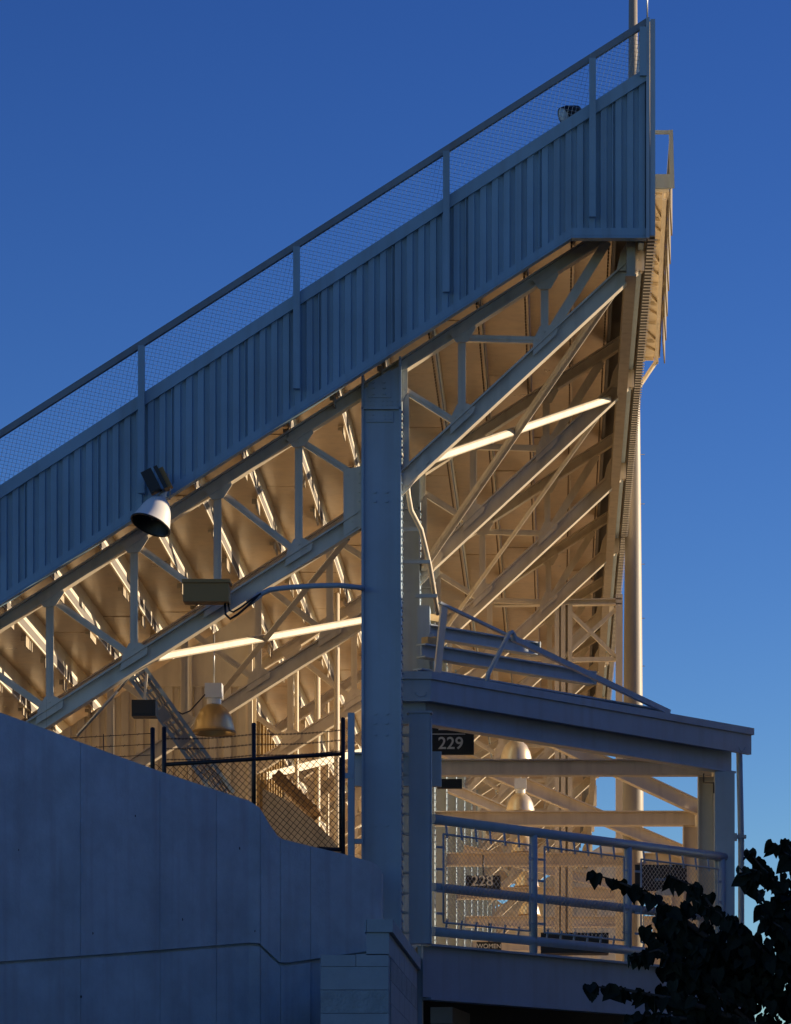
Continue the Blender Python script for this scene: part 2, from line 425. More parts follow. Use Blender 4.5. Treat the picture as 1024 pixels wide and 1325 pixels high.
for k in range(NB+1):
    lab = {0: 'nearest cream steel truss, right under the end wall and bolted to the big blue column'}.get(k, '%s cream steel truss back from the end wall, parallel to those before it' % ORD[k])
    if k == 0: tr0['label'] = lab
    elif k < 7: dup(tr0, (0, BAY*k, 0), lab)
    else: dup(tr0, (0, BAY*k, 0), 'distant cream truss at the far end of the row, half hidden behind nearer steel')

# ================================================================== COLUMNS
def make_column():
    t = thing('steel_column', '', 'column', (xx(494.5, Y1), Y1, 0), 'riveted columns carrying the deck')
    x0, x1 = xx(469, Y1), xx(520, Y1); zt = zz(476, Y1)
    mb = MB(); mb.box((x0, Y1-.20, 0), (x0+.028, Y1+.22, zt-.12)); mb.box((x1-.028, Y1-.20, 0), (x1, Y1+.22, zt-.02+.12)); mb.build('flange', M['shaded_steel'], t)
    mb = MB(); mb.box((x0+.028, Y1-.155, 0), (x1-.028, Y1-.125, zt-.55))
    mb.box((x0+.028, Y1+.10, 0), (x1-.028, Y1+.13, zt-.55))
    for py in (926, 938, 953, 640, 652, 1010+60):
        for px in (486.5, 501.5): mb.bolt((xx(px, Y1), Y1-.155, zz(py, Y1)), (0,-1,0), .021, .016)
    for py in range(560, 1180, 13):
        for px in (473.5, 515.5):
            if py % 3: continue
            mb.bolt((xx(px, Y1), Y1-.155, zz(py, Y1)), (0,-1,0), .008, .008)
    mb.build('web_plate', M['shaded_steel'], t)
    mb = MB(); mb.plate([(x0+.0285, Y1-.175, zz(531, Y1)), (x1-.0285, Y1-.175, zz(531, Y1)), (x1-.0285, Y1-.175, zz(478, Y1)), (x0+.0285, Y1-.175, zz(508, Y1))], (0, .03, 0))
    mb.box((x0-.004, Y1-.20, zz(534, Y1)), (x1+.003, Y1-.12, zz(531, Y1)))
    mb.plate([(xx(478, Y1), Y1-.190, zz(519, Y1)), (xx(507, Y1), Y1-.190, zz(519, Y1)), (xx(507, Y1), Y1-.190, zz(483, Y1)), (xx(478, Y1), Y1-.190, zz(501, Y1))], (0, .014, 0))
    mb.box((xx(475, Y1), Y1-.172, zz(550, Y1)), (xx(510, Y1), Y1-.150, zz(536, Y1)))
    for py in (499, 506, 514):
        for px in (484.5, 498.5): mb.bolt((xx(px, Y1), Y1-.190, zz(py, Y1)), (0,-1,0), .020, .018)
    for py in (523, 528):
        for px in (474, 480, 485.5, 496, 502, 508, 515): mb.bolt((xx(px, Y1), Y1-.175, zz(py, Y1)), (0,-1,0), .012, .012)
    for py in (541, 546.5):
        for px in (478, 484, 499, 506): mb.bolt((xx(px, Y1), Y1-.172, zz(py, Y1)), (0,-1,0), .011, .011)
    mb.build('splice_plate', M['shaded_steel'], t)
    mb = MB()
    z = zt-.6
    while z > 1.0:
        for yo in (-.12, .10): mb.bolt((x1, Y1+yo, z), (1,0,0), .016, .016)
        z -= .115
    mb.build('rivet_row', M['shaded_steel'], t)
    return t
co0 = make_column()
for k in range(NB+1):
    lab = {0: 'tall blue-grey riveted column, the nearest one, standing from the wall up to the deck'}.get(k, '%s riveted column in the row, standing behind the big blue-grey one' % ORD[k])
    if k == 0: co0['label'] = lab
    elif k < 6: dup(co0, (0, BAY*k, 0), lab)
    else: dup(co0, (0, BAY*k, 0), 'far riveted column at the end of the row, mostly hidden by nearer steel')

# ================================================================== LOWER-CHORD BRACING
def brace(a, b, k, r, label, kind='L'):
    p = P(a[0], a[1], Y1)+V((0, BAY*k, 0)); q = P(b[0], b[1], Y1)+V((0, BAY*(k+1), 0))
    p = p+(q-p).normalized()*.1; q = q-(q-p).normalized()*.1
    mb = MB()
    if kind == 'L': mb.beam(p, q, prof_L(r, r, .014), up=(0,0,1), roll=R(-90))
    elif kind == 'S': mb.beam(p, q, [(-r/2,-r/2+.02),(-r/2+.02,-r/2),(r/2-.02,-r/2),(r/2,-r/2+.02),(r/2,r/2-.02),(r/2-.02,r/2),(-r/2+.02,r/2),(-r/2,r/2-.02)])
    else: mb.beam(p, q, rect(r*.8, r*.8))
    tag(mb.build('brace', M['steel'], None), label, 'brace', 'diagonal braces between the trusses')
brace((525, 606), (800, 366), 0, .105, 'bright sunlit brace running from the blue column up right to the rear wall', 'S')
brace((804, 362), (520, 622), 0, .10, 'thin brace crossing behind the bright sunlit one, right of the blue column', 'S')
brace((174, 856), (462, 688), 0, .10, 'bright sunlit brace left of the blue column, above the hanging lamp', 'S')
brace((452, 690), (174, 862), 0, .09, 'thin brace crossing the bright one left of the blue column')
brace((804, 362), (520, 622), 1, .06, 'slender brace descending left between the second and third trusses', 'S')
brace((174, 856), (462, 688), 2, .12, 'far left brace rising right behind the black fence')
brace((452, 690), (174, 862), 4, .10, 'far left brace descending left beyond the fence')

# ================================================================== EAVE BEAM + PURLINS
mb = MB(); xa = xx(816, Y1)
mb.box((xa-.055, Y1-.35, zz(364, Y1)), (xa+.055, YD1, zz(312, Y1)))
mb.box((xa-.07, Y1-.35, zz(367, Y1)), (xa+.07, YD1, zz(364.2, Y1)))
tag(mb.build('eave_beam', M['tan_steel']), 'long cream box beam under the rear wall, joining the truss ends and receding', 'beam')
mb = MB(); xa = xx(829, Y1)
mb.beam((xa, Y1-.4, zz(318, Y1)), (xa, YR_END, zz(318, Y1)), prof_C(.07, .16))
tag(mb.build('girt_beam', M['shaded_steel']), 'thin channel just inside the toothed edge of the rear wall', 'beam')

# ================================================================== CATWALK / sign panels outside the rear wall
cw = thing('rear_catwalk', 'small railed catwalk hung outside the rear wall with cream panels stepping away below', 'catwalk', (1.5, 50, 15.8))
Yc = 46.0
mb = MB()
a, b, c, d = P(849, 171, Yc), P(869, 171, Yc), P(871.5, 243, Yc), P(850, 243, Yc)
mb.beam(a+V((-.12,0,0)), b, rect(.045, .045)); mb.beam(P(868.5, 168.5, Yc), P(870.5, 243, Yc), rect(.055, .05), up=(0,1,0))
mb.beam(b, P(866, 171, Yc)+V((.1, 7, 0)), rect(.04, .04))
mb.build('hand_rail', M['rail_paint'], cw)
mb = MB(); mb.plate([P(846, 225, Yc), P(868, 225, Yc), P(869, 243, Yc), P(846, 243, Yc)], (0, .05, 0)); mb.build('end_plate', M['rail_paint'], cw)
zc = zz(246, Yc); xi0, xo0 = 1.22, 1.50; xi1, xo1 = 1.24, 1.64; Ye = 54.7
mb = MB()
mb.plate([(xi0, Yc+.06, zc), (xo0, Yc+.06, zc), (xo1, Ye, zc), (xi1, Ye, zc)], (0, 0, .04)); mb.build('floor_plate', M['steel'], cw)
mb = MB()
mb.beam((xo0-.06, Yc+.08, zc-.05), (xo1-.06, Ye, zc-.05), prof_C(.06, .10))
for j in range(9):
    t = j/8; yv = Yc+.15+(Ye-Yc-.2)*t; xo = xo0+(xo1-xo0)*t
    mb.beam((1.24, yv, zc-.03), (xo-.1, yv+.0, zc-.03), rect(.03, .05))
    if j < 8: mb.beam((1.24, yv+.05, zc-.025), (xo-.08, yv+1.0 if j % 2 == 0 else yv+.6, zc-.025), rect(.025, .03))
mb.beam((1.2, Ye+.1, zc-.6), (xo1-.05, Ye-.1, zc-.06), rect(.05, .05))
mb.build('bracket', M['steel'], cw)
for j in range(6):
    t0, t1 = j/6, (j+1)/6
    yA = Yc+.4+(Ye-Yc-.4)*t0; yB = Yc+.4+(Ye-Yc-.4)*t1-.04
    xA = xo0+(xo1-xo0)*t0+.015; xB = xo0+(xo1-xo0)*t1+.06
    mb = MB(); mb.plate([(xA, yA, zc-.10), (xB, yB, zc-.10), (xB, yB, zc+.55), (xA, yA, zc+.55)], (.02, -.004, 0)); mb.build('sign_panel', M['tan_panel'], cw)
# small shelf tabs below the toothed edge
for (px, pa, pb) in ((838, 360, 405), (834, 425, 462), (826, 505, 522)): pass

# ================================================================== LIGHT POLE, ROD, TOP FLOODLIGHT
Yp = 62.0
lp = thing('light_pole', 'tall tapered round pole behind the rear wall, its upper end rising above the wall', 'pole', (xx(819, Yp), Yp, 0))
mb = MB(); mb.lathe((xx(819.5, Yp), Yp, 0), (0.0,0,1), [(.001, 0), (.215, 0), (.19, 10), (.10, 20), (.066, 26.5), (.001, 26.5)], 28); mb.build('shaft', M['pole_paint'], lp)
mb = MB()
for py in (588, 652, 730, 800, 862):
    z = zz(py, Yp); mb.beam((xx(819.5, Yp)+.14, Yp, z), (xx(819.5, Yp)+.215, Yp, z), rect(.012, .012))
mb.build('step_bolt', M['galv'], lp)
mb = MB(); mb.tube([P(838, 30, 43.75), P(837.4, -40, 43.75)], .010, 6); tag(mb.build('lightning_rod', M['galv']), 'thin vertical rod on the top right corner of the end wall', 'rod')
fl = thing('small_floodlight', 'small dark floodlight peeping over the end wall behind the wire mesh', 'lamp', P(735, 175, 44.3))
ax = V((-.75, -.35, -.45)).normalized(); c0 = P(741, 147, 44.3)
mb = MB(); mb.lathe(c0-ax*.06, ax, [(.001, -.05), (.07, -.05), (.09, 0), (.13, .12), (.135, .2), (.127, .2), (.12, .12), (.001, .06)], 22); mb.build('shade', M['black'], fl)
mb = MB(); mb.lathe(c0+ax*.13, ax, [(.001, .0), (.124, 0), (.124, .006), (.001, .006)], 22); mb.build('lens', M['shaded_steel'], fl)
mb = MB(); mb.beam(c0+V((.06,.05,-.05)), c0+V((.12,.05,-.45)), rect(.05, .05)); mb.build('mount', M['black'], fl)

# ================================================================== LAMP ON THE END WALL
wl = thing('wall_lamp', 'white bell-shaped lamp with a dark mouth hanging in front of the blue end wall', 'lamp', P(196, 700, 43.2))
ax = V((-.32, -.27, -.91)).normalized(); mouth = P(195, 679, 43.15)
mb = MB()
mb.lathe(mouth, ax, [(.256, .0), (.262, .006), (.256, -.01), (.238, -.06), (.217, -.13), (.196, -.20), (.168, -.275), (.122, -.345), (.075, -.385), (.058, -.40), (.001, -.402)], 40)
mb.lathe(mouth, ax, [(.256, .0), (.250, 0.003), (.245, -.01)], 40)
mb.build('shade', M['lamp_white'], wl)
mb = MB(); mb.lathe(mouth, ax, [(.262, -.006), (.267, -.002), (.267, .012), (.250, .014), (.244, -.012), (.215, -.09), (.175, -.18), (.11, -.27), (.001, -.29)], 40); mb.build('shade_lining', M['black'], wl)
mb = MB(); mb.lathe(mouth-ax*.20, ax, [(.001, -.05), (.03, -.05), (.045, .02), (.06, .07), (.04, .12), (.001, .135)], 20); mb.build('bulb', M['dark_glass'], wl)
neck0 = mouth-ax*.398
mb = MB(); mb.lathe(neck0, -ax, [(.056, -.01), (.053, .04), (.044, .05), (.042, .11), (.001, .112)], 18); mb.build('neck', M['lamp_white'], wl)
bc = P(201, 624, 43.2)
mb = MB(); ux = V((.52, 0, .26)).normalized()*.085; uz = V((-.42, .1, .86)).normalized(); uz = (uz-ux.normalized()*uz.dot(ux.normalized())).normalized()*.135; uy = ux.cross(uz).normalized()*.12
uz = V((-ux.z, 0, ux.x)).normalized()*.14; uy = V((0,1,0))*.10
mb.obox(bc+V((-.045,-.03,0)), ux*.85, uy, uz); mb.obox(bc+ux*1.05+V((0,-.02,0)), ux*.30, uy*1.1, uz*1.1); mb.build('ballast_box', M['black'], wl)
mb = MB(); mb.obox(bc+ux*1.75+V((0,-.01,-.02)), ux*.38, uy*.8, uz*.95); mb.build('hinge_plate', M['olive'], wl)
mb = MB(); mb.tube([bc+V((.08,0,.13)), bc+V((.17,0,.10)), bc+V((.19,0,-.05)), bc+V((.185,0,-.22)), neck0+V((.06,.03,.02))], .009, 6)
mb.tube([neck0-ax*.1, neck0+V((.03,.1,.12)), P(212, 640, YW)+V((0,-.02,0))], .022, 8); mb.build('conduit', M['galv'], wl)

# ================================================================== BOX FLOODLIGHT + CONDUIT + SPEAKER
bf = thing('box_floodlight', 'olive rectangular box lamp fixed to the bottom chord left of the column', 'lamp', P(268, 782, 43.6))
mb = MB(); a = P(238, 780, 43.55); b = P(297, 756, 43.55); mb.box((a.x, 43.45, a.z), (b.x, 43.7, b.z)); mb.build('housing', M['olive'], bf)
mb = MB(); mb.box((a.x-.012, 43.43, b.z+.001), (b.x+.016, 43.74, b.z+.045)); mb.build('lid', M['olive'], bf)
mb = MB()
mb.tube([P(291, 779, 43.6), P(292, 795, 43.6), P(298, 801, 43.6), P(308, 795, 43.6), P(322, 783, 43.6), P(334, 771, 43.6)], .016, 7)
mb.tube([P(295, 779, 43.6), P(297, 790, 43.6), P(302, 792, 43.6), P(312, 786, 43.6), P(325, 776, 43.6), P(338, 768, 43.6)], .013, 7)
mb.build('cable', M['black'], bf)
mb = MB()
mb.tube([P(322, 780, 43.85), P(335, 770, 43.85), P(350, 763, 43.85), P(375, 760, 43.85), P(410, 758, 43.85), P(440, 757.5, 43.85), P(472, 761, 43.95)], .034, 12)
mb.tube([P(321, 781, 43.85), P(337, 769, 43.85)], .045, 12)
tag(mb.build('conduit', M['shaded_steel']), 'blue-grey bent pipe running from the box lamp to the big column', 'pipe')
sp = thing('black_speaker', 'small black box hanging below the bottom chord above the fence', 'speaker', P(187, 928, 45))
mb = MB(); a = P(171.5, 928, 45); b = P(202.5, 907, 45); mb.box((a.x, 44.9, a.z), (b.x, 45.15, b.z)); mb.build('cabinet', M['black'], sp)
mb = MB(); mb.box((a.x+.02, 44.885, a.z+.02), (b.x-.02, 44.899, b.z-.02)); mb.build('grille', M['black_sign'], sp)
mb = MB(); mb.beam(P(187, 906, 45.05), P(190, 872, 45.05), rect(.03, .03)); mb.build('bracket', M['steel'], sp)
mb = MB(); mb.tube([P(152, 894, 44.6), P(100, 952, 44.9)], .022, 8); mb.tube([P(152, 894, 44.6), P(170, 872, 44.45)], .022, 8)
tag(mb.build('sway_rod', M['galv']), 'thin rod slanting down left behind the bottom chord near the wall top', 'rod')
mb = MB(); mb.tube([P(266, 898, 46.9), P(258, 907, 46.8), P(246, 920, 46.7), P(236, 924, 46.5), P(226, 919, 46.3)], .010, 6)
tag(mb.build('cable', M['black']), 'loose dark cable hanging between the golden bell lamp and the cable tray', 'cable')
# cable tray sloping down behind
ct = thing('cable_tray', 'ladder-like steel cable tray sloping down right behind the black box', 'tray', P(230, 960, 46))
pa, pb = P(176, 868, 45.6), P(292, 1030, 47.4)
d = (pb-pa).normalized(); sd = d.cross(V((0,1,0))).normalized()
mb = MB()
for s_ in (-1, 1): mb.beam(pa+sd*.12*s_, pb+sd*.12*s_, prof_C(.05, .09), up=(0,1,0))
mb.build('side_rail', M['shaded_steel'], ct)
mb = MB()
for j in range(16):
    c = pa+(pb-pa)*(j+.5)/16; mb.beam(c-sd*.12, c+sd*.12, rect(.04, .03))
mb.build('rung', M['shaded_steel'], ct)
mb = MB()
for j, o in enumerate((-.06, -.02, .03, .07)):
    pts = [pa+(pb-pa)*t/10+sd*(o+random.uniform(-.015, .015))+V((0,-.03+random.uniform(-.01,.01),0)) for t in range(11)]
    mb.tube(pts, .014, 6)
mb.build('cables', M['galv'], ct)
mb = MB(); mb.obox(P(212, 926, 45.9), d*.1, sd*.07, V((0,.06,0))); mb.obox(P(238, 958, 46.2), d*.08, sd*.09, V((0,.07,0))); mb.build('junction_box', M['galv'], ct)

# ================================================================== HANGING LAMPS
def make_highbay(c, s=1.0, label='', m='lamp_metal'):   # c: centre of the mouth
    t = thing('hanging_lamp', label, 'lamp', c, 'bell lamps hanging under the deck')
    mb = MB(); r = .245*s
    mb.lathe(c, (0,0,1), [(r*1.02, -.012), (r*1.04, 0), (r, .012), (r*.97, .06*s), (r*.86, .17*s), (r*.66, .265*s), (r*.42, .315*s), (.09*s, .325*s), (.001, .326*s)], 40)
    mb.lathe(c, (0,0,1), [(r*1.02, -.012), (r*.96, .0), (r*.93, .06*s), (r*.80, .17*s), (.001, .28*s)], 40)
    mb.build('reflector', M[m], t)
    mb = MB(); mb.lathe(c, (0,0,1), [(r*1.055, -.016), (r*1.055, .016), (r*1.0, .016), (r*1.0, -.016), (r*1.055, -.016)], 40); mb.build('rim', M['olive'], t)
    mb = MB(); mb.lathe(c+V((0,0,.33*s)), (0,0,1), [(.001, 0), (.085*s, 0), (.085*s, .07*s), (.001, .07*s)], 20, smooth=False); mb.build('collar', M['lamp_white'], t)
    mb = MB(); q = c+V((0,0,.4*s)); mb.box((q.x-.1*s, q.y-.1*s, q.z), (q.x+.1*s, q.y+.1*s, q.z+.17*s)); mb.build('ballast', M['lamp_white'], t)
    mb = MB(); mb.tube([q+V((0,0,.17*s)), q+V((0,0,.75*s))], .012, 8); mb.build('hook', M['galv'], t)
    return t
make_highbay(P(277, 948, 47.0), 1.17, 'large golden bell lamp hanging above the black fence left of the column', 'lamp_gold')
labs = ['golden bell lamp half hidden by the upper of two beams in the open bay', 'bright bell lamp hanging just above the second cross beam', 'bell lamp seen behind the top rail of the walkway', 'bell lamp seen behind the middle rail of the walkway', 'lowest bell lamp in the row beyond the walkway mesh']
hb = None
for j, lab in enumerate(labs):
    c = V((-.63, 51.6+BAY*j, 7.27+EYE))
    if hb is None: hb = make_highbay(c, 1.0, lab)
    else: dup(hb, (0, BAY*j, 0), lab)

# ================================================================== CONCRETE WALL
wpts = [(-160, 870, 37.6), (0, 922, 38.9), (50, 940, 39.35), (104, 960.5, 39.8), (160, 981, 40.35), (207, 998, 40.8), (280, 1022.5, 41.5), (322, 1036, 41.9), (336, 1045, 42.0), (347, 1064, 42.1), (359, 1081.5, 42.22), (366, 1086, 42.28), (402, 1095, 42.6), (442, 1104.5, 42.95), (480, 1115, 43.25), (488, 1119, 43.32), (494, 1127, 43.38)]
def interp(px, tab, col):
    for a, b in zip(tab[:-1], tab[1:]):
        if px <= b[0]:
            t = (px-a[0])/(b[0]-a[0]); return a[col]*(1-t)+b[col]*t
    return tab[-1][col]
reveal = [(-160, 1260), (0, 1246), (168, 1234), (322, 1221.5), (336, 1222.5), (349, 1235), (362, 1247), (372, 1247.5), (410, 1242), (494, 1230)]
joints = [-160, -20, 104, 207, 280, 337, 363, 402, 494]
cwl = thing('concrete_wall', 'smooth blue-shaded concrete retaining wall stepping down to the right in the foreground', 'wall', P(250, 1610, 41))
def wall_piece(mb, x0, x1, top, bot, y0, y1):
    xs = sorted(set([x0, x1]+[p[0] for p in wpts if x0 < p[0] < x1]+[p[0] for p in reveal if x0 < p[0] < x1]))
    for a, b in zip(xs[:-1], xs[1:]):
        vs = []
        for px in (a, b):
            Yd = interp(px, wpts, 2)
            for yo in (y0, y1):
                for fy in (top, bot):
                    py = fy(px); z = zz(py, Yd) if py is not None else 0
                    vs.append(V((xx(px, Yd), Yd+yo, z)))
        # vs: a(y0 top, y0 bot, y1 top, y1 bot) b(...)
        fs = [(0,1,5,4), (2,6,7,3), (0,4,6,2), (1,3,7,5)]
        if a == x0: fs.append((0,2,3,1))
        if b == x1: fs.append((4,5,7,6))
        mb.add(vs, fs)
tp = lambda px: interp(px, wpts, 1); rv = lambda px: interp(px, reveal, 1)
mb = MB()
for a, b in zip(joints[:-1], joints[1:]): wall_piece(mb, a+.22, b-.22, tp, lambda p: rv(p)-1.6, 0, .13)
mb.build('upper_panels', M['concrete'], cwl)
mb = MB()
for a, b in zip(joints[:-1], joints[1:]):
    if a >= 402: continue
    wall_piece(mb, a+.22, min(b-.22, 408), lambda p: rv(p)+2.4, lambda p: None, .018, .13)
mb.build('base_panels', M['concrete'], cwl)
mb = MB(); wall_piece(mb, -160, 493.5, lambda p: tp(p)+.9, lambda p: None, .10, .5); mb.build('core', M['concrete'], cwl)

mb = MB()
for (px, py) in [(24, 1100), (120, 1208), (175, 1056), (236, 1190), (310, 1098), (105, 1290), (330, 1205)]:
    Yd = interp(px, wpts, 2); c = P(px, py, Yd)+V((.2*0, -.004, 0)); r_ = random.uniform(.007, .012)
    mb.add([c+V((r_*math.cos(t), 0, r_*1.6*math.sin(t))) for t in [math.pi*i/4 for i in range(8)]], [tuple(range(8))])
mb.build('tie_holes', M['gap'], cwl)
# ================================================================== BLOCK PIER
bp = thing('block_pier', 'stepped masonry block pier with a coping, at the bottom between concrete wall and beam', 'pier', P(480, 1610, 42))
Yb = 39.4
xl, xm, xr = xx(415, Yb), xx(461, Yb), xx(503, Yb)
ztop = zz(1236, Yb)
mb = MB(); mb2 = MB()
H0 = .27; g = .006
z = ztop-.135; row = 0
mb2.box((xl, Yb, ztop-.13), (xm-g, Yb+.35, ztop)); mb2.box((xm, Yb, ztop-.13), (xr, Yb+.35, ztop+.012))
while z > 0:
    zl = max(z-H0+g, 0)
    (mb if row % 2 == 1 else mb2).box((xl, Yb+.004, zl), (xr-.001, Yb+.35, z))
    z -= H0; row += 1
# right-hand wall running back, slightly to the right
def rx(t): return xr+.001+t*(.62)
x_b = xx(541, 45.0); ylen = 45.0-Yb
yv = Yb+.36
zt2 = zz(1207, Yb)
nseg = 6
for r_ in range(13):
    z1 = zt2-H0*r_*.98; z0 = max(0, z1-H0*.98+g)
    for s_ in range(nseg):
        off = .5 if r_ % 2 else 0
        t0 = max(0, (s_-off)/nseg); t1 = min(1, (s_+1-off)/nseg)-.004
        if s_ == nseg-1 and off: t1 = 1.0
        ya, yb2 = Yb+ylen*t0, Yb+ylen*t1
        xa_, xb_ = xr+.004+(x_b-xr)*t0, xr+.004+(x_b-xr)*t1
        if z1 <= ztop+.1:
            if yb2 < Yb+.4: continue
            if ya < Yb+.36: f_ = (Yb+.36-ya)/(yb2-ya); xa_ += (xb_-xa_)*f_; ya = Yb+.36
        tgt = mb if (r_ % 3 == 1) else mb2
        ww = .26
        tgt.plate([(xa_-ww, ya, z0), (xa_, ya, z0), (xb_, yb2, z0), (xb_-ww, yb2, z0)], (0, 0, z1-z0))
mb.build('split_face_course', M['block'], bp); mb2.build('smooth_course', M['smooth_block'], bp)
mb = MB()
mb.plate([(xx(472, Yb), Yb-.03, zt2+.004), (xr-.255, Yb-.03, zt2+.004), (xr-.255, Yb+.5, zt2+.004), (xx(472, Yb), Yb+.5, zt2+.004)], (0, 0, .145))
for s_ in range(5):
    t0, t1 = s_/5, (s_+1)/5-.003
    a0, a1 = Yb-.03+(ylen+.03)*t0, Yb-.03+(ylen+.03)*t1
    x0 = xr+.05+(x_b-xr)*t0; x1 = xr+.05+(x_b-xr)*t1
    mb.plate([(x0-.30, a0, zt2+.004), (x0, a0, zt2+.004), (x1, a1, zt2+.004), (x1-.30, a1, zt2+.004)], (0, 0, .15))
mb.build('coping', M['smooth_block'], bp)
mb = MB(); mb.plate([(xl+.02, Yb+.03, 0), (xr-.02, Yb+.03, 0), (x_b-.02, 44.95, 0), (x_b-.2, 44.95, 0), (xl+.02, Yb+.33, 0)], (0, 0, ztop-.02)); mb.build('mortar_core', M['gap'], bp)

# ================================================================== CONCOURSE FLOOR + CHAMFERED WALKWAY
K = V((xx(556, 44.9), 44.9, 0)); E = V((xx(970, 49.81), 49.81, 0))
dF = (E-K); LF = dF.length; dU = dF.normalized(); nO = V((dU.y, -dU.x, 0))
ZF = 3.94+EYE
def fs_(px):   # distance along the chamfer where photo column px falls
    m = (px-722)/F
    return (m*K.y-K.x)/(dU.x-m*dU.y)
def fp(s, z, out=0): return V((K.x, K.y, 0))+dU*s+nO*out+V((0, 0, z))
mb = MB(); pl = [V((-13, 45.3, 0)), V((K.x-.05, 45.3, 0)), fp(0, 0, -.25), fp(LF-.3, 0, -.25), V((2.75, 52, 0)), V((2.75, 118, 0)), V((-13, 118, 0))]
mb.plate([p+V((0, 0, ZF-.22)) for p in pl], (0, 0, .2)); struct(mb.build('concourse_floor', M['floor']))
# edge beam
eb = thing('edge_beam', 'deep grey-blue steel edge beam under the walkway railing', 'beam', fp(LF/2, ZF-.72))
mb = MB()
mb.plate([fp(-.14, ZF-.70, .02), fp(LF+.1, ZF-.70, .02), fp(LF+.1, ZF-.03, .02), fp(-.14, ZF-.03, .02)], nO*-.03); mb.build('web', M['shaded_steel'], eb)
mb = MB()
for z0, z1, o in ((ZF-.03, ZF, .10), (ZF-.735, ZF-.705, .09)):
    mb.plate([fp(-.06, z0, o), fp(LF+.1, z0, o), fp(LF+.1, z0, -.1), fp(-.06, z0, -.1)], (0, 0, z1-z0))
mb.build('flange', M['shaded_steel'], eb)
mb = MB(); mb.box((xx(541, 44.95), 44.86, 0), (xx(547, 44.95), 45.2, ZF-.02)); mb.build('end_post', M['shaded_steel'], eb)
# columns of the walkway
mb = MB(); mb.box((xx(530, 44.8), 44.66, ZF-.01), (xx(557, 44.8), 44.82, zz(925, 44.8)))
mb.box((xx(527, 44.8), 44.64, zz(925, 44.8)+.002), (xx(560, 44.8), 44.86, zz(925, 44.8)+.03))
mb.box((xx(557, 44.8)+.001, 44.70, ZF-.01), (xx(557, 44.8)+.02, 44.9, zz(930, 44.8)))
tag(mb.build('walkway_column', M['shaded_steel']), 'blue-grey square post at the left end of the mesh railing, beside the big column', 'column', 'posts of the walkway')
rc = fp(LF-.50, 0, -.06)
wc = thing('walkway_column', 'grey-blue corner post at the right end of the walkway, beside the drainpipe', 'column', (rc.x, rc.y, 0), 'posts of the walkway')
mb = MB(); mb.box((xx(925, rc.y), rc.y-.13, 0), (xx(950.5, rc.y), rc.y+.13, 6.83+EYE)); mb.build('shaft', M['shaded_steel'], wc)
mb = MB(); mb.tube([P(911, 1001, rc.y+.3), P(911, 1013, rc.y+.3), P(924, 1013, rc.y+.1), P(924, 1026, rc.y-.14)], .011, 6); mb.build('cable', M['black'], wc)
dp = thing('drainpipe', 'thin grey drainpipe running down at the far right of the walkway', 'pipe', (xx(959, 50), 50, 0))
mb = MB(); mb.tube([(xx(957, 50), 50, zz(972, 50)), (xx(959.5, 50), 50, zz(1090, 50)), (xx(960, 50), 50, 0)], .046, 14); mb.build('pipe', M['shaded_steel'], dp)
mb = MB(); mb.box((xx(950, 50), 49.95, zz(1085, 50)), (xx(966, 50), 50.06, zz(1081, 50))); mb.box((xx(950, 50), 49.93, zz(1088, 50)), (xx(954, 50), 50.06, zz(1079, 50))); mb.build('clamp', M['shaded_steel'], dp)
# canopy fascia
cf = thing('canopy_fascia', 'blue-grey metal fascia crowning the walkway, bending and receding to the right', 'fascia', fp(LF/2, 6.85+EYE))
def band(mb, z0, z1, o0, o1, sl=True, e=0.0):
    a = K+V((0,0,0)); left = V((xx(500, 44.9), 44.9, 0))
    nL = V((0, -1, 0))
    # mitred outline
    mit = (nO+nL).normalized(); ml = 1/ mit.dot(nO)
    def line(o): return [left+nL*o, K+mit*(o*ml), E+nO*o+dU*e]
    A, B = line(o1), line(o0)
    for i in range(2):
        mb.plate([A[i]+V((0,0,z0)), A[i+1]+V((0,0,z0)), B[i+1]+V((0,0,z0)), B[i]+V((0,0,z0))], (0, 0, z1-z0))
mb = MB(); band(mb, 7.42+EYE, 7.52+EYE, -.25, .07, e=.03); mb.build('flashing', M['shaded_steel'], cf)
mb = MB(); band(mb, 7.135+EYE, 7.418+EYE, -.03, .04); band(mb, 7.36+EYE, 7.41+EYE, -.30, -.032); mb.build('fascia_board', M['shaded_steel'], cf)
mb = MB(); band(mb, 6.875+EYE, 7.355+EYE, -.15, -.13, e=-.25); mb.build('web', M['shaded_steel'], cf)
mb = MB(); band(mb, 6.845+EYE, 6.873+EYE, -.24, -.04, e=-.25); mb.build('bottom_flange', M['shaded_steel'], cf)
mb = MB()
for s_, z in ((-.12, 7.25), (LF-.22, 7.22)):
    q = V((xx(545, 44.86), 44.855, z+EYE)) if s_ < 0 else fp(s_, z+EYE, .043)
    w = V((1,0,0)) if s_ < 0 else dU
    pts = [q+w*(.07*math.cos(t))+V((0,0,.06*math.sin(t))) for t in [math.pi+math.pi*i/8 for i in range(9)]]
    mb = MB(); mb.tube(pts, .006, 5); mb.build('stamped_mark', M['shaded_steel'], cf)
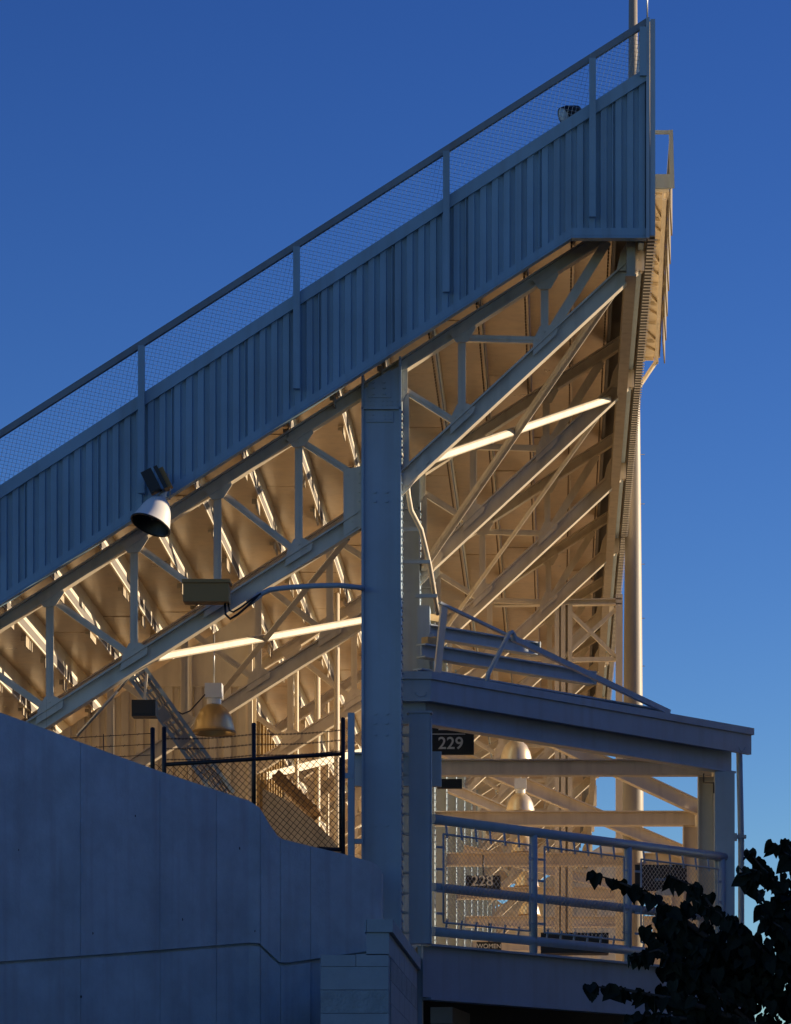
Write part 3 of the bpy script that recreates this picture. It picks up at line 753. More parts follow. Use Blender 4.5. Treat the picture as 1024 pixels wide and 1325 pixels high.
# railing
wr = thing('mesh_railing', 'grey pipe railing with wire mesh panels along the walkway edge', 'railing', fp(LF/2, ZF))
sA = fs_(560); sB = fs_(942)
mb = MB(); mb.tube([fp(sA, 5.593+EYE, .0), fp(sB, 5.593+EYE, .0)], .066, 14); mb.build('top_rail', M['shaded_steel'], wr)
mb = MB(); mb.tube([fp(sA+.02, 4.70+EYE, -.005), fp(sB-.15, 4.70+EYE, -.005)], .058, 12)
s = sA+.1
while s < sB-.2: mb.lathe(fp(s, 4.70+EYE, -.005), dU, [(.058, 0), (.063, .012), (.058, .024)], 12); s += .05
mb.build('middle_rail', M['shaded_steel'], wr)
mb = MB(); mb.tube([fp(sA, 4.115+EYE, 0), fp(sB-.1, 4.115+EYE, 0)], .062, 14); mb.build('bottom_rail', M['shaded_steel'], wr)
for px in (690.5, 813, 934):
    mb = MB(); mb.tube([fp(fs_(px), ZF+.001, .0), fp(fs_(px), 5.56+EYE, .0)], .056, 14); mb.build('post', M['shaded_steel'], wr)
for a, b in ((569, 681), (700, 803), (825, 925)):
    s0, s1 = fs_(a), fs_(b); z0, z1 = 4.235+EYE, 5.40+EYE
    mb = MB(); cs = [(s0, z0), (s1, z0), (s1, z1), (s0, z1)]
    for i in range(4): mb.tube([fp(cs[i][0], cs[i][1], .07), fp(cs[(i+1)%4][0], cs[(i+1)%4][1], .07)], .013, 8)
    n = 6
    for j in range(n):
        s = s0+(s1-s0)*(j+.25)/n
        mb.beam(fp(s, z1-.05, .075), fp(s, 5.53+EYE, .05), rect(.03, .012), up=nO); mb.beam(fp(s, 4.17+EYE, .05), fp(s, z0+.05, .075), rect(.03, .012), up=nO)
    for j in range(4):
        z = z0+(z1-z0)*(j+.4)/4
        mb.beam(fp(s1-.02, z, .07), fp(s1+.10, z, .04), rect(.03, .012), up=nO); mb.beam(fp(s0-.10, z, .04), fp(s0+.02, z, .07), rect(.03, .012), up=nO)
    mb.build('mesh_frame', M['shaded_steel'], wr)
    mb = MB(); chainlink(mb, fp(s0, z0, .07), dU, V((0,0,1)), s1-s0, z1-z0, .078, .0032); mb.build('wire_mesh', M['galv'], wr)

# ================================================================== CROSS BEAMS of the concourse frame
XRB = 2.16
def cross_beam():
    Yb_ = Y1+BAY; t = MB(); z = 7.0+EYE
    t.beam((xx(566, Yb_)-.25, Yb_, z), (XRB+.1, Yb_, z), prof_I(.20, .24, .022, .03))
    return t.build('cross_beam', M['steel'])
cb = tag(cross_beam(), 'uppermost grey cross beam spanning the open bay beside the two lamps', 'beam', 'cross beams over the concourse')
cbl = ['second cross beam down, with sky showing above its right end', 'third cross beam, just behind the walkway top rail', 'fourth cross beam, level with the number sign behind the mesh', 'fifth cross beam seen low through the walkway mesh', 'sixth cross beam, lowest one seen through the mesh']
for j in range(1, 8):
    c = cb.copy(); C.objects.link(c); c.location = cb.location+V((0.0, BAY*j, 0))
    c['label'] = cbl[j-1] if j <= 5 else 'farthest cross beam, hardly seen behind the mesh'
mb = MB(); mb.beam((XRB+.20, 50.0, 7.0+EYE), (XRB+.20, 98, 7.0+EYE), prof_C(.14, .30)); 
tag(mb.build('side_beam', M['steel']), 'warm-lit edge beam receding from the right corner post and tying the cross beams', 'beam')
def diag(a, Ya, b, Yb_, label, w=.16, h=.2):
    mb = MB(); mb.beam(P(a[0], a[1], Ya), P(b[0], b[1], Yb_), prof_I(w, h, .02, .03)); tag(mb.build('diagonal_beam', M['steel']), label, 'beam', 'diagonal beams of the concourse frame')
diag((668, 935), 55.2, (905, 1046), 55.9, 'diagonal beam meeting the second cross beam at its right end under the sky', .16, .24)
diag((560, 965), 61.2, (905, 1112), 61.9, 'diagonal beam passing behind both lamps and down to the third cross beam', .16, .24)
diag((560, 1010), 66.6, (690, 1066), 67.2, 'short diagonal beam left of the bright lamp', .14, .2)
diag((600, 1100), 67.3, (880, 1165), 67.9, 'diagonal beam behind the walkway mesh', .14, .2)
col2 = None
for j in range(0, 8):
    Yq = Y1+BAY*(j+1)
    if col2 is None:
        mb = MB(); mb.beam((XRB+.02, Yq+.02, 0), (XRB+.02, Yq+.02, 6.87+EYE), prof_I(.22, .24), up=(1,0,0)); col2 = tag(mb.build('concourse_column', M['steel']), 'cream post under the right end of the uppermost cross beam', 'column', 'posts on the open side of the concourse')
    else:
        c = col2.copy(); C.objects.link(c); c.location = col2.location+V((0, BAY*j, 0)); c['label'] = '%s cream post along the open right side of the concourse, counted from the front' % ORD[j] if j < 4 else 'far cream post on the open right side of the concourse'
# left-hand short beam behind column
mb = MB(); mb.beam((xx(452, 45.3), 45.3, zz(996, 45.3)), (xx(571, 45.3), 45.3, zz(996, 45.3)), prof_C(.12, .45, .02), up=(0,0,1))
mb.box((xx(557.5, 45.2), 45.16, zz(1018, 45.2)), (xx(571.5, 45.2), 45.23, zz(973, 45.2)))
tag(mb.build('stub_beam', M['shaded_steel']), 'short blue-grey beam passing behind the big column, its end showing under the sign', 'beam')
mb = MB(); mb.box((xx(450.5, 43.9), 43.85, 3.0), (xx(459, 43.9), 43.95, zz(923, 43.9)))
mb.box((xx(444, 43.9), 43.84, zz(1008, 43.9)), (xx(457, 43.9), 43.849, zz(1001, 43.9))); mb.box((xx(459, 43.9)+.001, 43.86, zz(1092, 43.9)), (xx(470, 43.9), 43.93, zz(1086, 43.9)))
tag(mb.build('gate_post', M['shaded_steel']), 'slim blue-grey post between the black fence and the big column', 'post')
# ladder-like rack between the two columns
lr = thing('rung_rack', 'narrow rack of rungs in the slot between the big column and the walkway post', 'ladder', P(525, 1200, 45.05))
mb = MB(); mb.box((xx(520, 45.05), 45.0, ZF), (xx(522, 45.05), 45.08, zz(935, 45.05))); mb.build('stile', M['steel'], lr)
mb = MB()
for j in range(11): z = ZF+.15+j*.26; mb.box((xx(522, 45.05)+.001, 45.02, z), (xx(532, 45.05), 45.06, z+.035))
mb.build('rung', M['shaded_steel'], lr)
# sloping conduit behind the column with clamps
cd = thing('sunlit_conduit', 'thin sunlit pipe bending down right of the big column behind the truss node', 'pipe', P(545, 800, 45.5))
mb = MB(); mb.tube([P(527, 622, 44.6), P(528.5, 640, 44.6), P(532, 660, 44.7), P(545, 685, 45), P(556, 730, 45.3), P(567, 795, 45.8)], .032, 10); mb.build('pipe', M['steel'], cd)
mb = MB()
for a, b, y in ((508, 548, 685, ), (510, 557, 727), (538, 566, 771)): mb.beam(P(a, y, 45.2), P(b, y, 45.2), rect(.03, .045))
mb.build('clamp', M['shaded_steel'], cd)

# ================================================================== BEAMS + HANDRAIL above the fascia
def ff(px, py, inset):   # point above the chamfer, inset metres behind its face
    o = V((K.x, K.y, 0))-nO*inset; m = (px-722)/F
    s = (m*o.y-o.x)/(dU.x-m*dU.y); p = o+dU*s
    return V((p.x, p.y, zz(py, p.y)))
def stepbeam(a, b, inset, d, label):
    mb = MB(); p = ff(a[0], a[1], inset); q = ff(b[0], b[1], inset); mb.beam(p, q, prof_I(.17, d, .02, .02))
    t = thing('step_beam', label, 'beam', (p+q)/2, 'stepped beams above the walkway fascia'); mb.build('section', M['shaded_steel'], t)
    mb = MB(); mb.obox(q+dU*.014, dU*.012, nO*.10, V((0,0,d*.52))); mb.build('end_plate', M['shaded_steel'], t)
    return t
stepbeam((552, 817), (692, 840), 1.25, .185, 'upper short beam of the stepped beams on top of the fascia')
stepbeam((545, 842), (764, 878), .75, .185, 'longer second beam of the stepped beams on top of the fascia')
stepbeam((540, 872), (850, 924), .30, .14, 'lowest beam right behind the fascia edge')
for (px, py, w, lab) in ((558, 801, .2, 'small yellow timber block lying on the upper stepped beam'), (557, 831, .22, 'small yellow timber block lying on the second stepped beam')):
    c = ff(px, py, 1.25 if py < 820 else .75); mb = MB(); mb.obox(c+V((0,0,.01)), dU*w*.5, nO*.06, V((0,0,.045))); mb.obox(c+dU*.1+V((0,0,.05)), dU*w*.25, nO*.05, V((0,0,.03))); tag(mb.build('timber_block', M['wood']), lab, 'block', 'timber blocks on the stepped beams')
mb = MB(); mb.box((xx(541, 46.6), 46.4, zz(900, 46.6)), (xx(557, 46.6), 46.8, zz(787, 46.6))); mb.box((xx(556, 46.6)+.002, 46.45, zz(900, 46.6)), (xx(562, 46.6), 46.7, zz(822, 46.6)))
tag(mb.build('block_stack', M['shaded_steel']), 'grey stub wall at the left end of the stepped beams', 'stub')
hr = thing('hand_rail', 'sloping handrail on flat posts over the stepped beams above the fascia', 'railing', ff(600, 878, .1))
mb = MB(); mb.beam(ff(575, 783, .15), ff(566, 872, .15), rect(.115, .03), up=nO); mb.build('flat_post', M['steel'], hr)
mb = MB(); mb.beam(ff(569, 780, .15), ff(657, 822, .15), rect(.05, .035)); mb.beam(ff(664, 826, .1), ff(866, 922, .1), rect(.06, .075)); mb.build('rail', M['shaded_steel'], hr)
mb = MB(); mb.tube([ff(630, 884, .06), ff(632, 872, .06), ff(655, 828, .06), ff(659, 820, .06), ff(663, 818, .06), ff(665.5, 822, .06), ff(665, 830, .06)], .032, 10); mb.build('bent_post', M['shaded_steel'], hr)

# ================================================================== BRACED FRAME far right
Yf = 63.4
bfm = thing('braced_frame', 'cream braced frame with crossed diagonals beside the round pole', 'frame', P(740, 1100, Yf))
def fb(name, a, b, prof, up=(0,1,0), m='steel'):
    mb = MB(); mb.beam(P(a[0], a[1], Yf), P(b[0], b[1], Yf), prof, up=up); mb.build(name, M[m], bfm)
fb('strut', (640, 781), (805, 779), prof_I(.18, .11), (0,0,1)); fb('strut', (738, 854), (800, 853), rect(.1, .08), (0,0,1))
mb = MB()
for px in (721, 729, 738): mb.box((xx(px-3, Yf), Yf-.08, ZF), (xx(px+3, Yf), Yf+.08, zz(782, Yf)))
mb.box((xx(719, Yf), Yf+.081, ZF), (xx(741, Yf), Yf+.10, zz(782, Yf))); mb.build('built_up_post', M['steel'], bfm)
mb = MB(); mb.box((xx(797, Yf), Yf-.09, 0), (xx(806, Yf), Yf+.09, zz(770, Yf))); mb.build('post', M['steel'], bfm)
fb('diagonal', (738, 792), (799, 852), rect(.07, .1)); fb('diagonal', (731, 850), (800, 786), rect(.07, .07))
mb = MB(); mb.plate([P(a, b, Yf)+V((0,-.11,0)) for a, b in ((718, 760), (730, 760), (737, 778), (718, 778))], (0, .02, 0)); mb.build('gusset_plate', M['steel'], bfm)

# ================================================================== SIGNS
def sign(px0, py0, px1, py1, Y, texts, label, name='number_sign', div=None):
    a = P(px0, py1, Y); b = P(px1, py0, Y)
    t = thing(name, label, 'sign', V(((a.x+b.x)/2, Y, a.z)), None)
    mb = MB(); mb.box((a.x, Y, a.z), (b.x, Y+.06, b.z)); mb.build('panel', M['black_sign'], t)
    for (s, px, py, size) in texts:
        text_mesh(s, size, P(px, py, Y)+V((0,-.006,0)), t, M['letter'])
    if div:
        mb = MB(); mb.box((a.x+.08, Y-.004, zz(div+.6, Y)), (b.x-.12, Y-.0005, zz(div-.6, Y))); mb.build('divider', M['letter'], t)
    mb = MB(); mb.tube([((a.x+b.x)/2, Y+.03, b.z), ((a.x+b.x)/2, Y+.03, b.z+.35)], .015, 8); mb.build('hanger', M['black'], t)
    return t
sign(546, 908, 613.5, 976.5, 47.2, [('229', 583.5, 962.5, .235), ('228', 583.5, 938, .235)], 'black hanging section sign reading 229 tucked under the fascia', div=950)
sign(603, 1133, 648, 1152, 58.0, [('228', 624.5, 1140.5, .25)], 'black section sign reading 228 behind the walkway mesh')
sign(617, 1219, 649, 1233, 63.0, [('WOMEN', 633, 1224.8, .115)], 'small black sign reading WOMEN low behind the railing', 'word_sign')
mb = MB(); mb.box((xx(566, 48), 48, zz(1020, 48)), (xx(598, 48), 48.1, zz(1008, 48))); mb.box((xx(568, 48), 47.995, zz(1018.5, 48)), (xx(596, 48), 47.999, zz(1009.5, 48)))
tag(mb.build('notice_board', M['black_sign']), 'thin dark board under the short beam end left of the lamps', 'board')
bx = thing('banner_board', 'large dark board with a rounded emblem hung behind the right mesh panel', 'sign', P(857, 1160, 51.2))
mb = MB(); mb.box((xx(822, 51.2), 51.2, zz(1153, 51.2)), (xx(889, 51.2), 51.26, zz(1119, 51.2))); mb.build('panel', M['black_sign'], bx)
mb = MB(); c = P(862, 1159, 51.2)
mb.plate([c+V((.17*math.cos(t), -.01, .11*math.sin(t))) for t in [math.pi*i/12 for i in range(13)]], (0, .008, 0)); mb.build('emblem', M['letter'], bx)
mb = MB(); mb.box((xx(848, 51.2), 51.19, zz(1140, 51.2)), (xx(872, 51.2), 51.196, zz(1136.5, 51.2))); mb.build('stripe', mat('blue_stripe', (.08, .16, .30), .5), bx)
mb = MB(); mb.box((xx(700, 49.5), 49.5, zz(1238, 49.5)+.05), (xx(788, 49.5), 49.9, zz(1207, 49.5))); 
o = tag(mb.build('dark_crate', M['black']), 'long low black case standing on the walkway behind the railing', 'case')
mb = MB()

# ================================================================== BLACK FENCE
fe = thing('chain_link_fence', 'black chain-link fence with barbed wire standing behind the concrete wall', 'fence', P(330, 1090, 42.6))
A = P(212, 1010, 42.3); B = P(444, 1090, 43.25)
def fpnt(px, py):
    t = (px-212)/(444-212); Yq = 42.3+(43.25-42.3)*t; return P(px, py, Yq)
for px, yt, yb in ((212.5, 943, 1040), (328.5, 938, 1060), (444, 931, 1150)):
    mb = MB(); mb.tube([fpnt(px, yb), fpnt(px, yt)], .028, 10); mb.lathe(fpnt(px, yt), (0,0,1), [(.03, -.01), (.026, .02), (.001, .03)], 10); mb.build('post', M['black'], fe)
mb = MB(); mb.tube([fpnt(213, 989.5), fpnt(443, 975.5)], .026, 10); mb.build('top_rail', M['black'], fe)
mb = MB(); mb.tube([fpnt(412, 1098), fpnt(443, 1100)], .026, 10); mb.tube([fpnt(440, 980), fpnt(440, 1098)], .012, 8)
for py in (990, 1035, 1072): mb.tube([fpnt(439, py), fpnt(445, py)], .014, 6)
mb.build('bottom_rail', M['black'], fe)
mb = MB(); o = fpnt(215, 1140); q = fpnt(441, 1140); uu = (q-o); zl = uu.z; uu.z = 0
zt_ = fpnt(215, 989).z; zt1 = fpnt(441, 976).z
uvec = V((uu.x, uu.y, zt1-zt_)).normalized()
o0 = fpnt(215, 989)+V((0,0,-1.62))
chainlink(mb, o0+V((0,.03,0)), uvec, V((-uvec.z*uu.x/uu.length if uu.length else 0, -uvec.z*uu.y/uu.length, math.sqrt(uvec.x**2+uvec.y**2))), V((uu.x, uu.y, 0)).length+.8, 1.62, .088, .0042, xmax=fpnt(441, 1000).x)
mb.build('wire_mesh', M['black'], fe)
mb = MB()
for dy in (10, 23, 37):
    n = 24; pts = []
    for i in range(n+1):
        px = 212.5+(444-212.5)*i/n; base = 943+dy+3-(11.5)*(px-212)/232
        seg = (px-212.5) % 116/116
        pts.append(fpnt(px, base+2.2*math.sin(math.pi*seg)))
    mb.tube(pts, .0045, 5)
    for i in range(1, 2*n):
        p = pts[i//2].lerp(pts[min(i//2+1, n)], .5*(i % 2))
        mb.beam(p+V((-.012,0,-.016)), p+V((.012,0,.016)), rect(.004, .004)); mb.beam(p+V((.012,0,-.014)), p+V((-.012,0,.014)), rect(.004, .004))
mb.build('barbed_wire', M['black'], fe)
fe2 = thing('barbed_wire_fence', 'short run of barbed wire on a black post behind the left of the wall', 'fence', P(150, 980, 42))
mb = MB(); mb.tube([P(197.5, 1020, 42.1), P(197.5, 944, 42.1)], .028, 10); mb.lathe(P(197.5, 944, 42.1), (0,0,1), [(.03, -.01), (.026, .02), (.001, .03)], 10); mb.build('post', M['black'], fe2)
mb = MB(); mb.tube([P(60, 1000, 41.3), P(60, 905, 41.3)], .001, 6)
for y0, y1 in ((956, 949), (969, 963), (982, 977), (995, 990)):
    pts = [P(-60+(257.5)*i/14, (y0+8)+(y1-y0-8)*i/14, 40.9+1.2*i/14) for i in range(15)]
    mb.tube(pts, .0045, 5)
    for i in range(1, 14): p = pts[i]; mb.beam(p+V((-.012,0,-.016)), p+V((.012,0,.016)), rect(.004, .004))
mb.tube([P(134, 940+10, 41.8), P(134, 1000, 41.8)], .006, 5)
mb.build('barbed_wire', M['black'], fe2)

# ================================================================== BACKGROUND under the deck
Yk = 52.4
bw = thing('concourse_wall', 'cream ribbed metal wall under the deck behind the black fence and hanging lamp', 'wall', (-8, Yk, ZF))
mb = MB(); pr = []; x = -13.0; xw = xx(332, Yk); zrib = 8.55+EYE
while x < xw-.1:
    pr += [(x, 0), (x+.11, 0), (x+.135, .05), (x+.20, .05)]; x += .225
pr.append((xw, 0))
def wtop(xv): return max(zz(deck_line(722+xv*100), Y1)-.03, ZF+.5)
vs = []; fs = []
for (x, d) in pr: vs += [V((x, Yk+d, ZF)), V((x, Yk+d, min(zrib, wtop(x))))]
for i in range(len(pr)-1): fs.append((2*i, 2*i+1, 2*i+3, 2*i+2))
mb.add(vs, fs); mb.build('ribbed_sheet', M['steel'], bw)
mb = MB(); xs0 = xx(175, Yk)
mb.plate([(xs0, Yk-.02, zrib+.002), (xw, Yk-.02, zrib+.002), (xw, Yk-.02, wtop(xw)), (xs0, Yk-.02, wtop(xs0))], (0, .1, 0)); mb.build('flat_panel', M['steel'], bw)
for px_ in (247, 325):
    mb = MB(); mb.box((xx(px_, Yk)-.03, Yk-.14, ZF), (xx(px_, Yk)+.03, Yk-.03, min(wtop(xx(px_, Yk)), 9.2+EYE))); mb.build('wall_post', M['steel'], bw)
mb = MB(); mb.box((-12.9, 44.5, ZF), (-12.7, 116, 7.7+EYE-.4)); mb.box((-12.68, 44.5, ZF+1.0), (-12.64, 116, ZF+1.08))  # unseen sun-facing wall, added for its warm bounce under the deck
tag(mb.build('bounce_wall', M['steel']), 'long cream wall added out of view along the concourse to bounce sun', 'wall')
ew2 = thing('far_wall', 'cream wall closing the far end of the concourse under the last truss', 'wall', (-2, 113, ZF))
mb = MB(); mb.plate([(-9, 113, ZF), (2.15, 113, ZF), (2.15, 113, 15.2), (-9, 113, 8.6)], (0, .3, 0)); mb.build('panel', M['steel'], ew2)
mb = MB()
for k in range(12): mb.box((-8.6+k*.9, 112.9, ZF), (-8.45+k*.9, 112.998, 8.6+(k*.9)*.56))
mb.build('rib', M['steel'], ew2)
uw = thing('sun_block_wall', 'dark wall added below the walkway to block sun and blacken the gap', 'wall', (2.4, 60, 0))
mb = MB(); mb.box((2.45, 51.5, 0), (2.65, 117, ZF-.23)); mb.build('side_wall', M['dark_deck'], uw)  # added to keep the sun off the ground below the floor
mb = MB(); mb.plate([fp(-.3, 0, -1.6), fp(LF+.6, 0, -1.6), fp(LF+.6, 0, -1.8), fp(-.3, 0, -1.8)], (0, 0, ZF-.23)); mb.build('front_wall', M['gap'], uw)  # dark sheet standing in for the shade under the edge beam
mb = MB(); mb.beam((xx(572, 45.9), 45.75, zz(1315, 45.9)), (xx(572, 45.9)+.2, 47.1, zz(1315, 45.9)), rect(.3, .22)); tag(mb.build('floor_joist', M['dark_deck']), 'short steel joist end in the dark gap below the walkway beam', 'beam')  # dark topping colour stands in for the shade on the joist
# timber stair leaning down beyond the fence
ts = thing('timber_stair', 'small stained timber stair sloping down right beyond the black fence', 'stair', P(385, 1060, 56))
mb = MB()
a0, a1 = P(358, 1000, 56), P(404, 1046, 56)
for yo in (0, 1.3):
    mb = MB(); mb.beam(a0+V((0,yo,0)), a1+V((0,yo,0)), rect(.06, .13), up=(0,0,1)); mb.build('stringer', M['plywood'], ts)
mb = MB()
for j in range(7):
    c = a0+(a1-a0)*(j+.5)/7; mb.box((c.x-.12, c.y+.035, c.z-.02), (c.x+.12, c.y+1.26, c.z+.02))
mb.build('tread', M['plywood'], ts)
mb = MB(); mb.box((-4.96, 56.2, ZF), (-4.90, 61, 8.6+EYE)); mb.build('side_panel', M['timber_light'], ts)
mb = MB()
for k in range(9): mb.box((-4.899, 56.3+k*.52, ZF), (-4.85, 56.42+k*.52, 8.6+EYE))
mb.build('batten', M['timber_light'], ts)
for (px, Yq, r_, lab) in ((384, 57, .035, 'thin sunlit pipe post seen behind the middle of the black fence'), (411, 60, .05, 'thicker sunlit pipe post seen behind the right part of the black fence'), (424, 63, .03, 'thin far pipe post just left of the fence end post'), (436, 55, .045, 'sunlit pipe post close to the fence end post')):
    mb = MB(); xq = xx(px, Yq); mb.tube([(xq, Yq, ZF), (xq, Yq, zz(deck_line(722+xq*100), Y1)-.02)], r_, 10); mb.lathe((xq, Yq, ZF+.001), (0,0,1), [(.001, 0), (r_*2.2, 0), (r_*2.2, .02), (r_, .021)], 12)
    tag(mb.build('pipe_post', M['steel']), lab, 'post', 'pipe posts behind the fence')
# sunlit low parapet
mb = MB(); mb.plate([P(340, 1020, 52), P(372, 1036, 52), P(405, 1060, 52), P(440, 1098, 52), P(470, 1150, 52), P(340, 1150, 52)], (0, .2, 0))
tag(mb.build('ramp_parapet', M['tan_steel']), 'tan ramp parapet sloping down right behind the fence', 'parapet')
for j, (px, Yq, lab) in enumerate(((585, 72, 'pale board wall seen left behind the walkway mesh'),)):
    mb = MB(); mb.box((xx(565, Yq), Yq, ZF), (xx(600, Yq), Yq+.2, ZF+2.2)); mb.box((xx(565, Yq)-.03, Yq-.03, ZF+2.2), (xx(600, Yq)+.03, Yq+.23, ZF+2.28)); tag(mb.build('kiosk_wall', M['steel']), lab, 'wall')

# ================================================================== TREE
tree = thing('tree', 'dark leafy tree in shade at the lower right, its heart-shaped leaves in silhouette', 'tree', (1.95, 20.6, 0))
def PT(px, py, Y=20.5): return P(px, py, Y)
mb = MB()
def limb(pts, r0, r1):
    n = len(pts); out = []
    for i in range(n-1):
        for t in (0, .5): out.append(pts[i].lerp(pts[i+1], t))
    out.append(pts[-1]); m = len(out)
    for i in range(1, m-1): out[i] = out[i]+V((random.uniform(-1,1), random.uniform(-1,1), random.uniform(-1,1)))*.012
    mb.tube(out, [r0+(r1-r0)*i/(m-1) for i in range(m)], 7); return out
limb([V((1.95, 20.6, -.05)), V((1.92, 20.6, .8)), PT(1130, 1390, 20.6), PT(1110, 1330, 20.6)], .10, .05)
twigs = []
def tw(*pts, r0=.014, r1=.003): twigs.append(limb([PT(*p) for p in pts], r0, r1))
tw((1110, 1370, 20.6), (1000, 1275, 20.5), (900, 1200, 20.4), (830, 1150, 20.4), (762, 1130, 20.4), r0=.03)
tw((1000, 1275, 20.5), (960, 1215, 20.3), (930, 1180, 20.3), (900, 1165, 20.3))
tw((1110, 1340, 20.6), (1050, 1220, 20.7), (1010, 1145, 20.7), (966, 1098, 20.7), r0=.03)
tw((1010, 1145, 20.7), (985, 1128, 20.6), (966, 1125, 20.6))
tw((1120, 1330, 20.6), (1080, 1190, 20.8), (1040, 1130, 20.9), (1015, 1085, 20.9), r0=.03)
tw((1090, 1250, 20.8), (1050, 1150, 20.7), (1030, 1110, 20.7), (1000, 1092, 20.7))
tw((1000, 1275, 20.5), (935, 1190, 20.5), (905, 1150, 20.5), (868, 1135, 20.5))
tw((1040, 1260, 20.5), (985, 1160, 20.6), (955, 1120, 20.6))
tw((1110, 1400, 20.6), (980, 1330, 20.4), (880, 1295, 20.3), (810, 1280, 20.3), (760, 1276, 20.3), r0=.03)
tw((980, 1330, 20.4), (900, 1260, 20.3), (850, 1230, 20.2), (812, 1238, 20.2))
tw((1000, 1290, 20.5), (930, 1240, 20.6), (880, 1190, 20.6), (855, 1165, 20.6))
tw((1060, 1300, 20.5), (1000, 1240, 20.4), (960, 1200, 20.4), (945, 1185, 20.4))
tw((1090, 1300, 20.5), (1040, 1230, 20.3), (1010, 1200, 20.3), (985, 1185, 20.3))
tw((900, 1320, 20.3), (860, 1315, 20.2), (830, 1312, 20.2), (812, 1318, 20.2))
tr = mb.build('trunk', M['bark'], tree)
lm = MB()
HEART = [(0, .0), (.30, -.14), (.47, .06), (.50, .28), (.40, .54), (.22, .82), (0, 1.12)]
def leaf(p, d, nrm, s):
    d = d.normalized(); side = d.cross(nrm)
    if side.length < 1e-3: return
    side.normalize(); n = side.cross(d).normalized()
    fold = random.uniform(.15, .5); curl = random.uniform(-.1, .25)
    L = []; Rr = []; mid = []
    for (a, b) in HEART:
        L.append(p+(d*b-side*a*math.cos(fold)+n*(a*math.sin(fold)-curl*b*b))*s); Rr.append(p+(d*b+side*a*math.cos(fold)+n*(a*math.sin(fold)-curl*b*b))*s)
    m0 = [p+(d*b-n*curl*b*b)*s for b in (0, .06, .28, .54, .82)]
    vs = [m0[0]]+L[1:6]+[L[6]]+Rr[1:6][::-1]
    k = len(lm.v)
    half = [p]+L[1:6]+[L[6]]
    lm.add(half, [tuple(range(len(half)))]); half2 = [p]+[L[6]]+Rr[1:6][::-1]
    lm.add(half2, [tuple(range(len(half2)))])
def spray(out, density, spread, s0):
    for i in range(len(out)-1):
        a, b = out[i], out[i+1]; n = max(1, int((b-a).length*density*random.uniform(.6, 1.4)))
        for j in range(n):
            p = a.lerp(b, random.random()); t = (i+random.random())/(len(out)-1)
            off = V((random.gauss(0,1), random.gauss(0,1), random.gauss(0,.8)))*spread*(1-.8*t)
            p = p+off
            d = V((random.gauss(0,.45), random.gauss(0,.5), -1+random.gauss(0,.35)))
            nr = V((random.gauss(0,.6), -1+random.gauss(0,.4), random.gauss(0,.5)))
            leaf(p, d, nr, s0*random.uniform(.5, 1.2))
for o in twigs: spray(o, 62, .03, .088)
# dense body of the crown: clumps of leaves through its volume
def clump(px, py, Y, rx, rz, n):
    c = PT(px, py, Y)
    for _ in range(int(n*.85)):
        while True:
            q = V((random.uniform(-1,1), random.uniform(-1,1), random.uniform(-1,1)))
            if q.length < 1: break
        p = c+V((q.x*rx, q.y*.35, q.z*rz))
        leaf(p, V((random.gauss(0,.5), random.gauss(0,.5), -1+random.gauss(0,.4))), V((random.gauss(0,.7), -1+random.gauss(0,.5), random.gauss(0,.5))), .076*random.uniform(.5, 1.2))
pxm = 20.5/F
for (px, py, rx, rz, n) in ((880, 1205, 50, 42, 85), (935, 1230, 52, 40, 100), (1000, 1255, 60, 50, 140), (1015, 1170, 38, 40, 40), (970, 1300, 80, 42, 190), (890, 1292, 50, 30, 75), (1060, 1200, 60, 90, 200), (1060, 1310, 70, 60, 200), (850, 1205, 24, 24, 16), (910, 1345, 90, 40, 180), (1130, 1260, 80, 120, 250), (1000, 1390, 120, 50, 220), (850, 1325, 34, 18, 26), (970, 1255, 60, 40, 140), (905, 1245, 60, 40, 130)):
    clump(px, py, 20.55, rx*pxm, rz*pxm, n)
for _ in range(1500):      # the rest of the crown, right of the picture
    while True:
        q = V((random.uniform(-1,1), random.uniform(-1,1), random.uniform(-1,1)))
        if q.length < 1: break
    leaf(V((2.95, 21.0, 3.4))+V((q.x*1.2, q.y*1.3, q.z*1.7)), V((random.gauss(0,.5), random.gauss(0,.5), -1)), V((random.gauss(0,.7), -1, random.gauss(0,.5))), .10)
lm.build('crown', M['leaf'], tree)

# ================================================================== ADDED SHADE BLOCK (unseen brick volumes keeping sun off the foot of the scene)
nb = thing('shade_block', 'plain brown brick block, added unseen to the right to cast shade', 'building', (20, 52, 0))
for (ya, yb_, h) in ((12, 47.2, 15.2), (47.202, 52.0, 14.5), (52.002, 55.6, 12.9)):
    mb = MB(); mb.box((14, ya, 0), (26, yb_, h)); mb.build('wall', M['brick'], nb)
    mb = MB(); mb.box((13.85, ya, h+.001), (26.15, yb_, h+.25)); mb.build('parapet', M['smooth_block'], nb)
for j in range(9):
    for z in (1.2, 4.4, 7.6, 10.2):
        mb = MB(); mb.box((13.93, 15+j*4.2, z), (13.998, 16.6+j*4.2, z+1.8)); mb.build('window', M['glass'], nb)

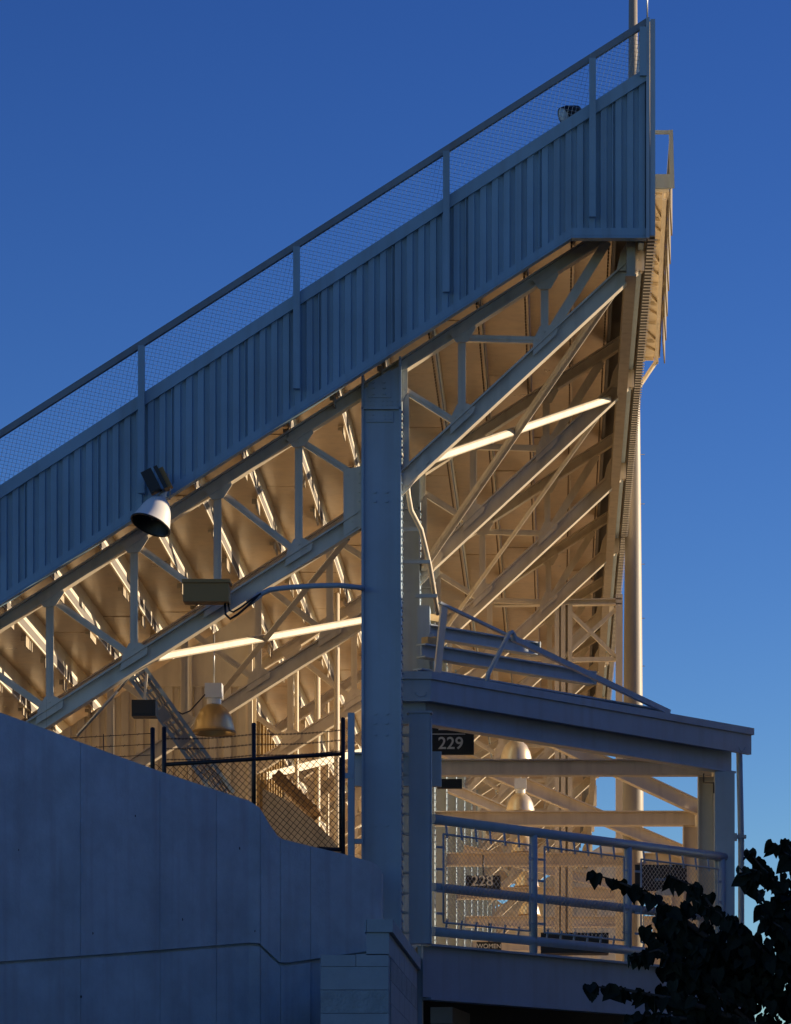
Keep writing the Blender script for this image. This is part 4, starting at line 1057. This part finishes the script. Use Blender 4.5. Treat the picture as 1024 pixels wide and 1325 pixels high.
# ================================================================== LIGHT, SKY, CAMERA
AZ, EL = R(15), R(16.2)           # azimuth from +X toward +Y
S = V((math.cos(EL)*math.cos(AZ), math.cos(EL)*math.sin(AZ), math.sin(EL)))
sd_ = bpy.data.lights.new('sun', 'SUN'); sd_.energy = 5.0; sd_.angle = R(.5); sd_.color = (1.0, .80, .55)
so = bpy.data.objects.new('sun', sd_); C.objects.link(so); so.rotation_euler = S.to_track_quat('Z', 'Y').to_euler(); so.location = (30, 60, 40)
w = bpy.data.worlds.new('World'); bpy.context.scene.world = w; w.use_nodes = True
nt = w.node_tree; bg = nt.nodes['Background']
sky = nt.nodes.new('ShaderNodeTexSky'); sky.sky_type = 'NISHITA'; sky.sun_disc = False
sky.sun_elevation = EL; sky.sun_rotation = R(90)-AZ; sky.air_density = 1.0; sky.dust_density = .25; sky.ozone_density = 3.0; sky.altitude = 300
hs = nt.nodes.new('ShaderNodeHueSaturation'); hs.inputs['Saturation'].default_value = 1.18; hs.inputs['Hue'].default_value = .515
nt.links.new(sky.outputs['Color'], hs.inputs['Color']); ga = nt.nodes.new('ShaderNodeGamma'); ga.inputs['Gamma'].default_value = 1.5
nt.links.new(hs.outputs['Color'], ga.inputs['Color']); nt.links.new(ga.outputs['Color'], bg.inputs['Color'])
bg.inputs['Strength'].default_value = .038
cam = bpy.data.cameras.new('camera'); co = bpy.data.objects.new('camera', cam); C.objects.link(co)
co.location = (0, 0, EYE); co.rotation_euler = (R(90), 0, 0)
cam.sensor_fit = 'HORIZONTAL'; cam.sensor_width = 36; cam.lens = F/1024*36
cam.shift_x = (512-722)/1024; cam.shift_y = (1610-662.5)/1024
cam.clip_start = .5; cam.clip_end = 5000
sc = bpy.context.scene; sc.camera = co
sc.view_settings.view_transform = 'Standard'; sc.view_settings.look = 'None'; sc.view_settings.exposure = .6; sc.view_settings.gamma = 1
sc.cycles.max_bounces = 8; sc.cycles.diffuse_bounces = 5; sc.cycles.glossy_bounces = 4
sc.cycles.use_denoising = True
